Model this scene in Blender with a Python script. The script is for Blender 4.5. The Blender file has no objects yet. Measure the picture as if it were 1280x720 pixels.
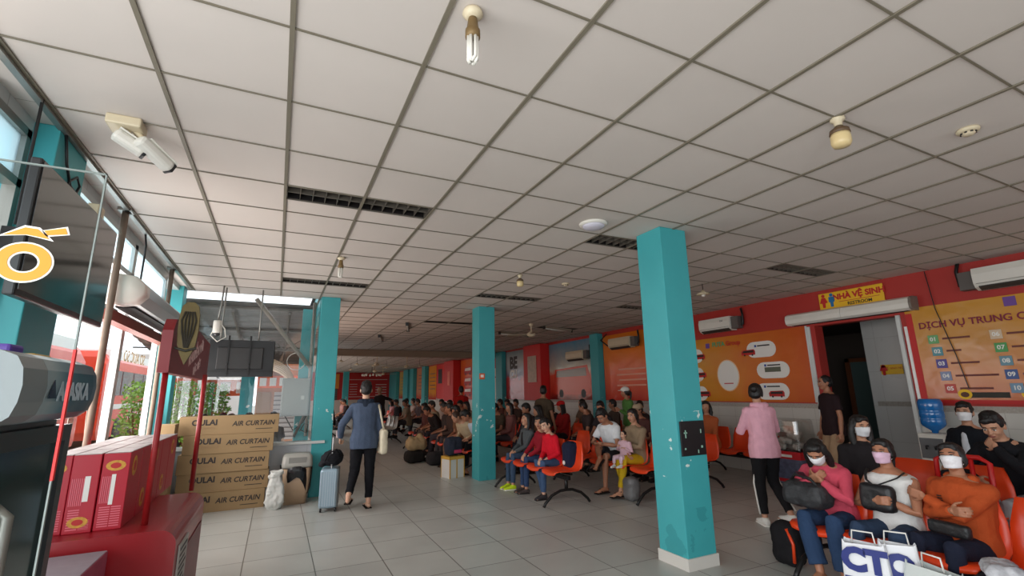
import bpy, math, random
import numpy as np
from mathutils import Vector, Matrix, noise
R = math.radians
PI = math.pi
scene = bpy.context.scene
col = scene.collection
random.seed(7)

# ------------------------------------------------------------------ camera
def cam_axes(p, y, r):
    cy, sy, cp, sp = math.cos(y), math.sin(y), math.cos(p), math.sin(p)
    fw = Vector((sy*cp, cy*cp, sp)); rt = Vector((cy, -sy, 0)); up = rt.cross(fw)
    cr, sr = math.cos(r), math.sin(r)
    return rt*cr + up*sr, up*cr - rt*sr, fw
cd = bpy.data.cameras.new('camera'); cam = bpy.data.objects.new('camera', cd); col.objects.link(cam)
_r, _u, _f = cam_axes(.2158, .4576, -.016)
_m = Matrix((( _r.x, _u.x, -_f.x, 0), (_r.y, _u.y, -_f.y, 0), (_r.z, _u.z, -_f.z, 1.56), (0, 0, 0, 1)))
cam.matrix_world = _m
cd.sensor_width = 36; cd.lens = 588.06/1280*36; cd.clip_start = .05; cd.clip_end = 300
scene.camera = cam
# ------------------------------------------------------------------ view, world, daylight
scene.view_settings.view_transform = 'Standard'; scene.view_settings.look = 'None'
scene.view_settings.gamma = 1; scene.view_settings.use_curve_mapping = False
scene.view_settings.exposure = 0.0
w = bpy.data.worlds.new('sky'); scene.world = w; w.use_nodes = True
bg = w.node_tree.nodes['Background']; bg.inputs[0].default_value = (.86, .94, 1, 1); bg.inputs[1].default_value = 1.9
def area(name, loc, direction, sx, sy, power, color=(1, 1, 1), spread=180):
    l = bpy.data.lights.new(name, 'AREA'); l.shape = 'RECTANGLE'; l.size = sx; l.size_y = sy; l.energy = power; l.color = color
    l.spread = R(spread)
    o = bpy.data.objects.new(name, l); col.objects.link(o); o.location = loc
    o.rotation_euler = Vector(direction).to_track_quat('-Z', 'Y').to_euler(); return o
# area lights added for daylight at the side openings, plus unseen fill behind the viewer
area('window_daylight', (-1.75, -.9, 1.5), (1, .2, .18), 6.0, 2.4, 225, (.93, .97, 1))
area('front_fill', (2.2, -4.6, 1.5), (0, 1, .12), 7.5, 2.4, 14, (.95, .98, 1))  # added fill lamp; no opening is known behind the viewer
area('side_window_daylight', (-1.85, 5.8, 1.75), (1, -.12, .30), 4.6, 1.7, 170, (1, .93, .90))  # added outside the side windows; pinkish tint stands for bounce off the buses
area('side_opening_bounce', (.45, 13.0, 1.7), (1, .1, .3), 8.0, 2.2, 42, (1, .62, .42))  # orange area light added for bounce off the red bus outside
area('far_opening_daylight', (0.3, 28, 1.6), (1, .2, .1), 16.0, 2.4, 95, (1, .80, .66))

# ------------------------------------------------------------------ materials
def lin(c):
    return tuple(((v/255)/12.92 if v/255 <= .04045 else ((v/255+.055)/1.055)**2.4) for v in c)
_M = {}
def mat(name, rgb, rough=.6, metal=0, var=.0, vscale=6, bump=0, bscale=40, spec=.5, coat=0, sss=0, stretch=(1, 1, 1), alpha=1, emis=0):
    if name in _M: return _M[name]
    m = bpy.data.materials.new(name); m.use_nodes = True; nt = m.node_tree; N = nt.nodes; L = nt.links
    b = N['Principled BSDF']; c = lin(rgb)
    b.inputs['Base Color'].default_value = (*c, 1); b.inputs['Roughness'].default_value = rough; b.inputs['Metallic'].default_value = metal
    b.inputs['Specular IOR Level'].default_value = spec
    if coat: b.inputs['Coat Weight'].default_value = coat; b.inputs['Coat Roughness'].default_value = .08
    if sss: b.inputs['Subsurface Weight'].default_value = sss; b.inputs['Subsurface Scale'].default_value = .02
    if emis: b.inputs['Emission Color'].default_value = (*c, 1); b.inputs['Emission Strength'].default_value = emis
    if var or bump:
        tc = N.new('ShaderNodeTexCoord'); mp = N.new('ShaderNodeMapping'); mp.inputs['Scale'].default_value = stretch
        L.new(tc.outputs['Object'], mp.inputs['Vector'])
    if var:
        n = N.new('ShaderNodeTexNoise'); n.inputs['Scale'].default_value = vscale; n.inputs['Detail'].default_value = 5
        L.new(mp.outputs[0], n.inputs['Vector'])
        mx = N.new('ShaderNodeMix'); mx.data_type = 'RGBA'
        mx.inputs[6].default_value = (*[max(0, v*(1-var)) for v in c], 1); mx.inputs[7].default_value = (*[min(1, v*(1+var)) for v in c], 1)
        L.new(n.outputs['Fac'], mx.inputs[0]); L.new(mx.outputs[2], b.inputs['Base Color'])
    if bump:
        n2 = N.new('ShaderNodeTexNoise'); n2.inputs['Scale'].default_value = bscale; n2.inputs['Detail'].default_value = 4
        L.new(mp.outputs[0], n2.inputs['Vector'])
        bp = N.new('ShaderNodeBump'); bp.inputs['Strength'].default_value = bump; bp.inputs['Distance'].default_value = .01
        L.new(n2.outputs['Fac'], bp.inputs['Height']); L.new(bp.outputs[0], b.inputs['Normal'])
    _M[name] = m; return m
def cloth(rgb, rough=.9):
    return mat('fabric_%d_%d_%d' % tuple(rgb), rgb, rough, var=.14, vscale=14, bump=.35, bscale=55, spec=.2)
def nmath(nt, op, a, b=None):
    n = nt.nodes.new('ShaderNodeMath'); n.operation = op
    for i, v in enumerate((a, b)):
        if v is None: continue
        if isinstance(v, (int, float)): n.inputs[i].default_value = v
        else: nt.links.new(v, n.inputs[i])
    return n.outputs[0]
def tilemat(name, base, grout, x0, y0, step, width, rough, axes=(0, 1), var=.06, stepy=None, stain=0, bumpy=.0, spec=.5):
    """tile field in object (=world) space: grout lines, a tone per tile, soft stains"""
    m = bpy.data.materials.new(name); m.use_nodes = True; nt = m.node_tree; N = nt.nodes; L = nt.links; b = N['Principled BSDF']
    tc = N.new('ShaderNodeTexCoord'); sp = N.new('ShaderNodeSeparateXYZ'); L.new(tc.outputs['Object'], sp.inputs[0])
    stepy = stepy or step
    def cell(o, z0, st):
        t = nmath(nt, 'DIVIDE', nmath(nt, 'SUBTRACT', o, z0), st)
        f = nmath(nt, 'FRACT', t); d = nmath(nt, 'MINIMUM', f, nmath(nt, 'SUBTRACT', 1.0, f))
        return nmath(nt, 'FLOOR', t), nmath(nt, 'LESS_THAN', d, width/2/st)
    ix, gx = cell(sp.outputs[axes[0]], x0, step); iy, gy = cell(sp.outputs[axes[1]], y0, stepy)
    cb = N.new('ShaderNodeCombineXYZ'); L.new(ix, cb.inputs[0]); L.new(iy, cb.inputs[1])
    wn = N.new('ShaderNodeTexWhiteNoise'); L.new(cb.outputs[0], wn.inputs['Vector'])
    ns = N.new('ShaderNodeTexNoise'); ns.inputs['Scale'].default_value = 2.2; ns.inputs['Detail'].default_value = 6; L.new(tc.outputs['Object'], ns.inputs['Vector'])
    v = nmath(nt, 'ADD', nmath(nt, 'MULTIPLY', nmath(nt, 'SUBTRACT', wn.outputs['Value'], .5), 2*var), nmath(nt, 'MULTIPLY', nmath(nt, 'SUBTRACT', ns.outputs['Fac'], .5), 2*stain))
    v = nmath(nt, 'ADD', v, 1.0)
    sc = N.new('ShaderNodeVectorMath'); sc.operation = 'SCALE'; sc.inputs[0].default_value = lin(base); L.new(v, sc.inputs['Scale'])
    mx = N.new('ShaderNodeMix'); mx.data_type = 'RGBA'; L.new(nmath(nt, 'MAXIMUM', gx, gy), mx.inputs[0]); L.new(sc.outputs[0], mx.inputs[6]); mx.inputs[7].default_value = (*lin(grout), 1)
    L.new(mx.outputs[2], b.inputs['Base Color']); b.inputs['Specular IOR Level'].default_value = spec
    L.new(nmath(nt, 'ADD', nmath(nt, 'MULTIPLY', ns.outputs['Fac'], .25), rough-.12), b.inputs['Roughness'])
    return m
def glassmat(name, tint=(1, 1, 1), refl=.09):
    m = bpy.data.materials.new(name); m.use_nodes = True; nt = m.node_tree; N = nt.nodes; L = nt.links; N.remove(N['Principled BSDF'])
    t = N.new('ShaderNodeBsdfTransparent'); t.inputs[0].default_value = (*tint, 1); g = N.new('ShaderNodeBsdfGlossy'); g.inputs['Roughness'].default_value = .02
    mx = N.new('ShaderNodeMixShader'); mx.inputs[0].default_value = refl
    L.new(t.outputs[0], mx.inputs[1]); L.new(g.outputs[0], mx.inputs[2]); L.new(mx.outputs[0], N['Material Output'].inputs[0]); return m
def frostmat(name, tint):
    m = bpy.data.materials.new(name); m.use_nodes = True; nt = m.node_tree; N = nt.nodes; L = nt.links; N.remove(N['Principled BSDF'])
    t = N.new('ShaderNodeBsdfTransparent'); t.inputs[0].default_value = (*tint, 1); g = N.new('ShaderNodeBsdfTranslucent'); g.inputs[0].default_value = (*tint, 1)
    mx = N.new('ShaderNodeMixShader'); mx.inputs[0].default_value = .5
    L.new(t.outputs[0], mx.inputs[1]); L.new(g.outputs[0], mx.inputs[2]); L.new(mx.outputs[0], N['Material Output'].inputs[0]); return m
def postermat(name, stops, axis=1, a=0., b=1., rough=.22):
    """glossy printed vinyl: colour bands along one object axis, slightly wavy"""
    m = bpy.data.materials.new(name); m.use_nodes = True; nt = m.node_tree; N = nt.nodes; L = nt.links; bs = N['Principled BSDF']
    tc = N.new('ShaderNodeTexCoord'); sp = N.new('ShaderNodeSeparateXYZ'); L.new(tc.outputs['Object'], sp.inputs[0])
    n = N.new('ShaderNodeTexNoise'); n.inputs['Scale'].default_value = 2.5; L.new(tc.outputs['Object'], n.inputs['Vector'])
    t = nmath(nt, 'DIVIDE', nmath(nt, 'SUBTRACT', sp.outputs[axis], a), b-a)
    t = nmath(nt, 'ADD', t, nmath(nt, 'MULTIPLY', nmath(nt, 'SUBTRACT', n.outputs['Fac'], .5), .25))
    cr = N.new('ShaderNodeValToRGB'); L.new(t, cr.inputs[0]); e = cr.color_ramp.elements
    while len(e) < len(stops): e.new(.5)
    for i, (p, c) in enumerate(stops): e[i].position = p; e[i].color = (*lin(c), 1)
    L.new(cr.outputs[0], bs.inputs['Base Color']); bs.inputs['Roughness'].default_value = rough
    w_ = N.new('ShaderNodeTexNoise'); w_.inputs['Scale'].default_value = 3.5; w_.inputs['Detail'].default_value = 2; L.new(tc.outputs['Object'], w_.inputs['Vector'])
    bp = N.new('ShaderNodeBump'); bp.inputs['Strength'].default_value = .35; bp.inputs['Distance'].default_value = .03
    L.new(w_.outputs['Fac'], bp.inputs['Height']); L.new(bp.outputs[0], bs.inputs['Normal']); return m
def tealmat():
    """teal wall paint with chips knocked off at hand height and scuffs low down"""
    m = bpy.data.materials.new('teal_paint'); m.use_nodes = True; nt = m.node_tree; N = nt.nodes; L = nt.links; b = N['Principled BSDF']
    g = N.new('ShaderNodeNewGeometry'); sp = N.new('ShaderNodeSeparateXYZ'); L.new(g.outputs['Position'], sp.inputs[0])
    n = N.new('ShaderNodeTexNoise'); n.inputs['Scale'].default_value = 9; n.inputs['Detail'].default_value = 6; L.new(g.outputs['Position'], n.inputs['Vector'])
    z = sp.outputs[2]
    win = nmath(nt, 'MULTIPLY', nmath(nt, 'GREATER_THAN', z, .75), nmath(nt, 'LESS_THAN', z, 1.35))
    chip = nmath(nt, 'MULTIPLY', nmath(nt, 'GREATER_THAN', n.outputs['Fac'], .635), win)
    n2 = N.new('ShaderNodeTexNoise'); n2.inputs['Scale'].default_value = 3; n2.inputs['Detail'].default_value = 7; L.new(g.outputs['Position'], n2.inputs['Vector'])
    low = nmath(nt, 'MULTIPLY', nmath(nt, 'LESS_THAN', z, .5), nmath(nt, 'GREATER_THAN', n2.outputs['Fac'], .62))
    m1 = N.new('ShaderNodeMix'); m1.data_type = 'RGBA'; m1.inputs[6].default_value = (*lin((54, 152, 158)), 1); m1.inputs[7].default_value = (*lin((66, 168, 172)), 1); L.new(n2.outputs['Fac'], m1.inputs[0])
    m2 = N.new('ShaderNodeMix'); m2.data_type = 'RGBA'; L.new(m1.outputs[2], m2.inputs[6]); m2.inputs[7].default_value = (*lin((40, 130, 135)), 1); L.new(nmath(nt, 'MULTIPLY', low, .5), m2.inputs[0])
    m3 = N.new('ShaderNodeMix'); m3.data_type = 'RGBA'; L.new(m2.outputs[2], m3.inputs[6]); m3.inputs[7].default_value = (*lin((205, 220, 215)), 1); L.new(chip, m3.inputs[0])
    L.new(m3.outputs[2], b.inputs['Base Color']); b.inputs['Roughness'].default_value = .5
    return m
TEAL = tealmat()
WHITE = mat('white_plastic', (222, 218, 208), .4, var=.04)
CREAM = mat('aged_cream_plastic', (205, 190, 160), .45, var=.08, vscale=10)
BLACK = mat('black_plastic', (22, 22, 24), .4)
DARK = mat('dark_void', (12, 11, 11), .8)
STEEL = mat('galvanised_steel', (150, 148, 142), .4, .7, var=.15)
BLKMET = mat('black_painted_metal', (24, 23, 23), .45, .2)
ORANGE = mat('orange_shell_plastic', (226, 66, 22), .38, var=.06)
REDP = mat('red_paint', (205, 28, 24), .5, var=.05)
REDPL = mat('red_plastic', (196, 26, 26), .4)
MAROON = mat('maroon_board', (125, 22, 28), .5, var=.08)
PRINTR = mat('printed_crimson', (182, 22, 44), .45, var=.05)
GOLD = mat('printed_gold', (228, 176, 60), .5)
YELLOW = mat('printed_yellow', (240, 190, 20), .5)
PWHITE = mat('printed_white', (235, 232, 225), .5)
PDARK = mat('printed_dark', (40, 32, 30), .55)
PBLUE = mat('printed_blue', (40, 70, 150), .5)
PGREEN = mat('printed_green', (60, 160, 110), .5)
PRED = mat('printed_red', (190, 30, 28), .5)
CARD = mat('corrugated_cardboard', (148, 122, 86), .8, var=.07, vscale=5, bump=.1, bscale=90)
GLASS = glassmat('clear_glass', refl=.04); FROST = frostmat('frosted_glass', (.80, .92, .97))
WHTALU = mat('white_window_frame', (205, 208, 205), .45)
WOOD = mat('varnished_wood', (120, 68, 38), .5, var=.2, stretch=(8, 8, 1))
HAIR = mat('black_hair', (18, 14, 13), .5, var=.3, vscale=60, bump=.5, bscale=120, stretch=(1, 1, .15))
HAIRG = mat('brown_hair', (60, 40, 28), .55, var=.3, vscale=60, bump=.5, bscale=120, stretch=(1, 1, .15))
LIPS = mat('lips', (140, 75, 65), .5); EYEW = mat('eye_white', (215, 208, 200), .3); IRIS = mat('eye_iris', (22, 14, 10), .2)
def skin(t=0):
    return mat('skin_%d' % t, [(190, 140, 112), (168, 114, 86), (140, 94, 70), (208, 164, 138)][t], .55, var=.07, vscale=25, sss=.08)

# ------------------------------------------------------------------ mesh helpers
class MB:
    def __init__(s): s.v = []; s.f = []; s.m = []
    def add(s, v, f, mi=0):
        o = len(s.v); s.v += [tuple(p) for p in v]; s.f += [tuple(i+o for i in q) for q in f]; s.m += [mi]*len(f); return s
    def box(s, a, b, mi=0, bev=0):
        x0, y0, z0 = a; x1, y1, z1 = b
        if bev:
            return s.rbox(((x0+x1)/2, (y0+y1)/2, (z0+z1)/2), ((x1-x0)/2, (y1-y0)/2, (z1-z0)/2), bev, mi)
        v = [(x0,y0,z0),(x1,y0,z0),(x1,y1,z0),(x0,y1,z0),(x0,y0,z1),(x1,y0,z1),(x1,y1,z1),(x0,y1,z1)]
        return s.add(v, [(0,3,2,1),(4,5,6,7),(0,1,5,4),(1,2,6,5),(2,3,7,6),(3,0,4,7)], mi)
    def rbox(s, c, h, r, mi=0, M=None):
        """box with rounded vertical and horizontal edges (stack of rounded rings)"""
        r = min(r, *h)
        rings = []
        for z, k in ((-h[2], r), (-h[2]+r*.3, r*.3), (-h[2]+r, 0), (h[2]-r, 0), (h[2]-r*.3, r*.3), (h[2], r)):
            ring = []
            for cx, cy, a0 in ((h[0]-r, h[1]-r, 0), (-h[0]+r, h[1]-r, 90), (-h[0]+r, -h[1]+r, 180), (h[0]-r, -h[1]+r, 270)):
                for t in (0, 45, 90):
                    a = R(a0+t); rr = r-k*.99
                    ring.append(Vector((cx+rr*math.cos(a), cy+rr*math.sin(a), z)))
            rings.append(ring)
        if M is None: M = Matrix.Identity(3)
        return s.loft([[M@p+Vector(c) for p in ring] for ring in rings], mi)
    def loft(s, rings, mi=0, caps=True, closed=True):
        n = len(rings[0]); v = [p for r in rings for p in r]; f = []
        for i in range(len(rings)-1):
            for j in range(n if closed else n-1):
                k = (j+1) % n; f.append((i*n+j, i*n+k, (i+1)*n+k, (i+1)*n+j))
        if caps: f.append(tuple(range(n-1, -1, -1))); f.append(tuple((len(rings)-1)*n+j for j in range(n)))
        return s.add(v, f, mi)
    def tube(s, pts, rad, seg=8, mi=0, round_=False, flat=1.0, flat_axis=None):
        pts = [Vector(p) for p in pts]; n = len(pts)
        if isinstance(rad, (int, float)): rad = [rad]*n
        rad = list(rad)
        if round_:
            d0 = (pts[0]-pts[1]).normalized(); d1 = (pts[-1]-pts[-2]).normalized(); r0, r1 = rad[0], rad[-1]
            pts = [pts[0]+d0*r0*.95, pts[0]+d0*r0*.6]+pts+[pts[-1]+d1*r1*.6, pts[-1]+d1*r1*.95]
            rad = [r0*.3, r0*.8]+rad+[r1*.8, r1*.3]
        rings = []; ref = None
        for i, p in enumerate(pts):
            a = pts[max(0, i-1)]; b = pts[min(len(pts)-1, i+1)]; t = (b-a).normalized()
            if ref is None:
                ref = Vector((0, 0, 1)) if abs(t.z) < .9 else Vector((0, 1, 0))
                if flat_axis is not None: ref = Vector(flat_axis)
            u = (ref - t*ref.dot(t))
            if u.length < 1e-4: u = t.orthogonal()
            u.normalize(); ref = u; w_ = t.cross(u)
            rings.append([p+(u*math.cos(2*PI*k/seg)*flat+w_*math.sin(2*PI*k/seg))*rad[i] for k in range(seg)])
        return s.loft(rings, mi)
    def ell(s, c, r, M=None, seg=14, rings=9, mi=0):
        c = Vector(c); M = M or Matrix.Identity(3); v = []; f = []
        v.append(c+M@Vector((0, 0, -r[2])))
        for i in range(1, rings):
            t = -PI/2+PI*i/rings
            for k in range(seg):
                a = 2*PI*k/seg; v.append(c+M@Vector((r[0]*math.cos(t)*math.cos(a), r[1]*math.cos(t)*math.sin(a), r[2]*math.sin(t))))
        v.append(c+M@Vector((0, 0, r[2]))); top = len(v)-1
        for k in range(seg): f.append((0, 1+(k+1) % seg, 1+k))
        for i in range(rings-2):
            for k in range(seg): a = 1+i*seg+k; b = 1+i*seg+(k+1) % seg; f.append((a, b, b+seg, a+seg))
        o = 1+(rings-2)*seg
        for k in range(seg): f.append((o+k, o+(k+1) % seg, top))
        return s.add(v, f, mi)
    def cyl(s, c, r, z0, z1, seg=20, mi=0, r2=None):
        r2 = r if r2 is None else r2
        return s.loft([[Vector((c[0]+q*math.cos(2*PI*k/seg), c[1]+q*math.sin(2*PI*k/seg), z)) for k in range(seg)] for q, z in ((r, z0), (r2, z1))], mi)
    def lathe(s, prof, seg=20, mi=0, c=(0, 0, 0)):
        return s.loft([[Vector((c[0]+r*math.cos(2*PI*k/seg), c[1]+r*math.sin(2*PI*k/seg), c[2]+z)) for k in range(seg)] for r, z in prof], mi)
    def prism(s, poly, o, ux, uy, un, d, mi=0):
        o, ux, uy, un = Vector(o), Vector(ux), Vector(uy), Vector(un); n = len(poly)
        a = [o+ux*x+uy*y for x, y in poly]; b = [p+un*d for p in a]
        return s.add(a+b, [tuple(range(n-1, -1, -1)), tuple(range(n, 2*n))]+[(i, (i+1) % n, n+(i+1) % n, n+i) for i in range(n)], mi)
    def build(s, name, mats, parent=None, smooth=False, loc=None, rz=None):
        me = bpy.data.meshes.new(name); me.from_pydata(s.v, [], s.f)
        for m in (mats if isinstance(mats, (list, tuple)) else [mats]): me.materials.append(m)
        me.polygons.foreach_set('material_index', s.m)
        if smooth: me.polygons.foreach_set('use_smooth', [True]*len(s.f))
        me.update(); o = bpy.data.objects.new(name, me); col.objects.link(o)
        if parent: o.parent = parent
        if loc is not None: o.location = loc
        if rz is not None: o.rotation_euler.z = rz
        return o
def box1(a, b, bev=0): return MB().box(a, b, 0, bev)
def tag(o, label=None, cat=None, group=None, kind=None):
    if label: o['label'] = label
    if cat: o['category'] = cat
    if group: o['group'] = group
    if kind: o['kind'] = kind
    return o
def empty(name, loc, rz=0, label=None, cat=None, group=None):
    o = bpy.data.objects.new(name, None); col.objects.link(o); o.location = loc; o.rotation_euler.z = rz; o.empty_display_size = .1
    return tag(o, label, cat, group)
def struct(name, mb, m, smooth=False):
    return tag(mb.build(name, m, smooth=smooth), kind='structure')
def copy_tree(o, parent=None):
    c = o.copy(); col.objects.link(c)
    if parent: c.parent = parent
    for ch in list(o.children): copy_tree(ch, c)
    return c
def text(name, body, o, ux, uy, size, m, parent=None, depth=.002, align='CENTER', bold=0, shear=0, xs=1):
    cu = bpy.data.curves.new(name, 'FONT'); cu.body = body; cu.size = size; cu.extrude = depth/2; cu.align_x = align; cu.align_y = 'CENTER'
    cu.offset = bold; cu.shear = shear; cu.resolution_u = 3
    t = bpy.data.objects.new(name, cu); me = bpy.data.meshes.new_from_object(t); bpy.data.objects.remove(t)
    me.materials.clear(); me.materials.append(m)
    ux, uy = Vector(ux)*xs, Vector(uy); un = Vector(ux).normalized().cross(uy)
    me.transform(Matrix(((ux.x, uy.x, un.x, o[0]), (ux.y, uy.y, un.y, o[1]), (ux.z, uy.z, un.z, o[2]), (0, 0, 0, 1))))
    ob = bpy.data.objects.new(name, me); col.objects.link(ob)
    if parent: ob.parent = parent
    return ob
UX, UY, UZ = (1, 0, 0), (0, 1, 0), (0, 0, 1)
# local frame of everything that faces somewhere: it faces local +Y.  FW = facing -X, FE = facing +X, FS = facing -Y
FW, FE, FS = PI/2, -PI/2, PI
TX, TY = (-1, 0, 0), (0, 0, 1)    # text axes on a local face that looks to +Y
def remesh(o, vox, smooth=4, disp=0, size=.12, fac=.5):
    m = o.modifiers.new('fuse', 'REMESH'); m.mode = 'VOXEL'; m.voxel_size = vox; m.use_smooth_shade = True
    if smooth: s = o.modifiers.new('soften', 'SMOOTH'); s.iterations = smooth; s.factor = fac
    if disp:
        t = bpy.data.textures.get('folds%.3f' % size) or bpy.data.textures.new('folds%.3f' % size, 'CLOUDS'); t.noise_scale = size; t.noise_depth = 3
        d = o.modifiers.new('folds', 'DISPLACE'); d.texture = t; d.strength = disp; d.mid_level = .5; d.texture_coords = 'LOCAL'
    return o

# ================================================================== THE SETTING
CZ = 3.17
GX0, GY0 = -.6676, 2.047
FLOORM = tilemat('floor_tiles', (180, 180, 174), (96, 92, 86), 1.04, 4.4, .6, .009, .34, var=.07, stain=.16)
struct('floor', MB().box((-1.6, -5, -.1), (9.8, 8.56, 0)).box((.56, 8.56, -.1), (9.8, 41, 0)), FLOORM)
CEILM = tilemat('ceiling_tiles', (206, 196, 188), (128, 120, 104), GX0, GY0, .6, .004, .75, var=.035, stain=.04, spec=.2)
FIX = [(-.0676, 3.847), (-.0676, 7.147), (2.9324, 3.847), (2.9324, 7.147), (5.9324, 3.847), (5.9324, 7.147), (2.9324, 10.447), (5.9324, 10.447)]
def cut(x, y): return (y > 8.5 and x < .5) or any(fx-.01 < x < fx+1.21 and fy-.01 < y < fy+.31 for fx, fy in FIX)
ce = MB()
xs = [-1.7, -1.2676] + [GX0+.6*i for i in range(0, 16)] + [9.8]; ys = [-5] + [GY0+.3*j for j in range(-22, 36)] + [41]
for i in range(len(xs)-1):
    for j in range(len(ys)-1):
        if cut((xs[i]+xs[i+1])/2, (ys[j]+ys[j+1])/2): continue
        ce.add([(xs[i], ys[j], CZ), (xs[i], ys[j+1], CZ), (xs[i+1], ys[j+1], CZ), (xs[i+1], ys[j], CZ)], [(0, 1, 2, 3)])
ceil = struct('ceiling', ce, CEILM)
struct('ceiling.001', MB().box((-1.8, -5.2, CZ+.25), (9.9, 8.6, CZ+.3)).box((.5, 8.6, CZ+.25), (9.9, 41.2, CZ+.3)), DARK)
struct('wall_side', MB().box((.58, 8.75, 0), (.70, 39, .8), 0).box((.55, 8.56, CZ-.25), (.65, 39, CZ+.25), 1), [tilemat('side_wall_tiles', (196, 190, 180), (160, 156, 150), 0, 0, .4, .006, .35, axes=(1, 2), var=.03), TEAL])
GRIDM = mat('ceiling_grid_bar', (118, 110, 94), .5, var=.12)
gr = MB()
for i in range(-1, 16): gr.box((GX0+.6*i-.011, -4.9, CZ-.010), (GX0+.6*i+.011, 41 if i > 1 else 8.5, CZ-.001))
for j in range(-11, 66):
    y = GY0+.6*j
    gr.box((-1.28 if y < 8.5 else .56, y-.0055, CZ-.007), (8.3, y+.0055, CZ-.002))
for fx, fy in FIX:   # the T-bars stop at the light openings
    pass
struct('trim_1', gr, GRIDM)
struct('trim_2', MB().box((-1.31, -4.9, CZ-.03), (-1.275, 8.4, CZ-.001)), STEEL)
struct('trim_3', MB().box((.56, 18.2, 2.93), (8.29, 18.6, CZ-.012)), mat('beam_paint', (150, 128, 108), .7))
# right wall: red paint above, white tile dado with a patterned border, a doorway at y 3.75..5.1
WALLR = mat('red_wall_paint', (172, 44, 36), .55, var=.05)
DADO = tilemat('dado_tiles', (196, 192, 184), (168, 163, 155), 0, 0, .4, .006, .3, axes=(1, 2), stepy=.25, var=.02)
BORD = mat('patterned_border_tile', (168, 160, 150), .45, var=.35, vscale=38)
DY0, DY1, DZ = 3.76, 5.07, 2.58
wr = MB()
wr.box((8.3, -5, 1.27), (8.5, DY0, CZ), 0).box((8.3, DY1, 1.27), (8.5, 41, CZ), 0).box((8.3, DY0, DZ), (8.5, DY1, CZ), 0)
wr.box((8.3, -5, 0), (8.5, DY0, 1.19), 1).box((8.3, DY1, 0), (8.5, 41, 1.19), 1)
wr.box((8.292, -5, 1.19), (8.5, DY0, 1.27), 2).box((8.292, DY1, 1.19), (8.5, 41, 1.27), 2)
struct('wall_right', wr, [WALLR, DADO, BORD])
wf = MB().box((.5, 39, 1.1), (9, 39.2, CZ), 0).box((.5, 39, 0), (9, 39.2, 1.1), 1)
struct('wall_back', wf, [mat('deep_red_board', (186, 28, 26), .5), mat('pale_pink_dado', (214, 190, 178), .5)])
struct('wall_front', MB().box((-1.7, -5.1, 0), (8.5, -4.95, .7)).box((-1.7, -5.1, 2.75), (8.5, -4.95, CZ)), mat('front_wall_paint', (200, 190, 180), .7))
# left wall: low tiled plinth, window band above
struct('wall_left', MB().box((-1.6, 3.0, 0), (-1.38, 8.4, .82)).box((-1.6, 3, 3.1), (-1.42, 8.4, CZ)), tilemat('plinth_tiles', (190, 192, 190), (150, 150, 146), 0, 0, .4, .006, .35, axes=(1, 2), var=.03))
for k, (a, b) in enumerate(((3.0, 3.5), (3.95, 5.9), (5.9, 7.45))):
    wn = empty('window_%d' % (k+1), (-1.45, a, 0)); wn['kind'] = 'structure'
    L = b-a
    f = MB()
    for z0, z1 in ((.82, .87), (2.74, 2.79), (3.05, 3.1)): f.box((-.03, 0, z0), (.03, L, z1))
    for y in (0, L-.05): f.box((-.03, y, .82), (.03, y+.05, 3.1))
    f.build('window_frame', WHTALU if k else STEEL, wn)
    MB().box((-.004, .05, .87), (.004, L-.05, 2.74)).build('window_pane', GLASS, wn)
    MB().box((-.004, .05, 2.79), (.004, L-.05, 3.05)).build('clerestory_pane', FROST, wn)
    if k == 2:
        # lettering and leaf shapes stuck on the outer face, read mirrored from inside
        text('window_lettering', 'SO AUC SO', (-.012, .75, 1.98), (0, -1, 0), (0, 0, 1), .17, mat('sticker_ochre', (176, 140, 60), .5), wn, xs=-1 if False else 1)
    if k == 1:
        g = MB()
        for y0 in (1.1, 1.5): g.prism([(.13*math.cos(a)*.5, .30*math.sin(a)) for a in [2*PI*i/16 for i in range(16)]], (-.012, y0, 1.5), (0, 1, 0), (0, 0, 1), (1, 0, 0), .003)
        g.build('leaf_sticker', mat('sticker_grey', (190, 185, 170), .5), wn)
# partition at the end of the side bay: low tiled wall and a wide window with a white sill
PY = 8.42
PLN = tilemat('partition_tiles', (186, 190, 194), (160, 162, 164), 0, 0, .5, .005, .35, axes=(0, 2), var=.02)
struct('wall_partition', MB().box((-1.6, PY, 0), (.84, PY+.14, .8)), PLN)
wn = empty('window_4', (-1.35, PY, 0)); wn['kind'] = 'structure'
f = MB().box((0, -.05, .8), (2.1, .18, .84), 0)
f.build('window_sill', WHTALU, wn)
MB().box((0.02, .05, .84), (1.9, .058, CZ-.005)).build('window_pane', GLASS, wn)
# restroom vestibule behind the doorway
vb = MB()
vb.box((9.7, 3.2, 0), (9.8, 4.92, 1.2), 0).box((9.7, 3.2, 1.28), (9.8, 4.92, 2.9), 0).box((9.694, 3.2, 1.2), (9.8, 4.92, 1.28), 1)
vb.box((8.5, 3.1, 0), (9.8, 3.2, 2.9), 0).box((9.7, 4.92, 0), (10.0, 4.99, 2.9), 0)
struct('wall_vestibule', vb, [tilemat('vestibule_tiles', (206, 204, 200), (184, 180, 174), 0, 0, .4, .006, .3, axes=(1, 2), stepy=.6, var=.02), BORD])
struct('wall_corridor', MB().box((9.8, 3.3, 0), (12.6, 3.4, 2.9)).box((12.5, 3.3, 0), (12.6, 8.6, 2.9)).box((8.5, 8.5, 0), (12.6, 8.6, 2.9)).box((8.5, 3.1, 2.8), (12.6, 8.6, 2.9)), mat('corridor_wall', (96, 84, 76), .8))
struct('floor.001', MB().box((9.8, 3.1, -.1), (12.6, 8.6, 0)), FLOORM)
dr = empty('door_1', (11.5, 5.45, 0)); dr['kind'] = 'structure'
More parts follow.
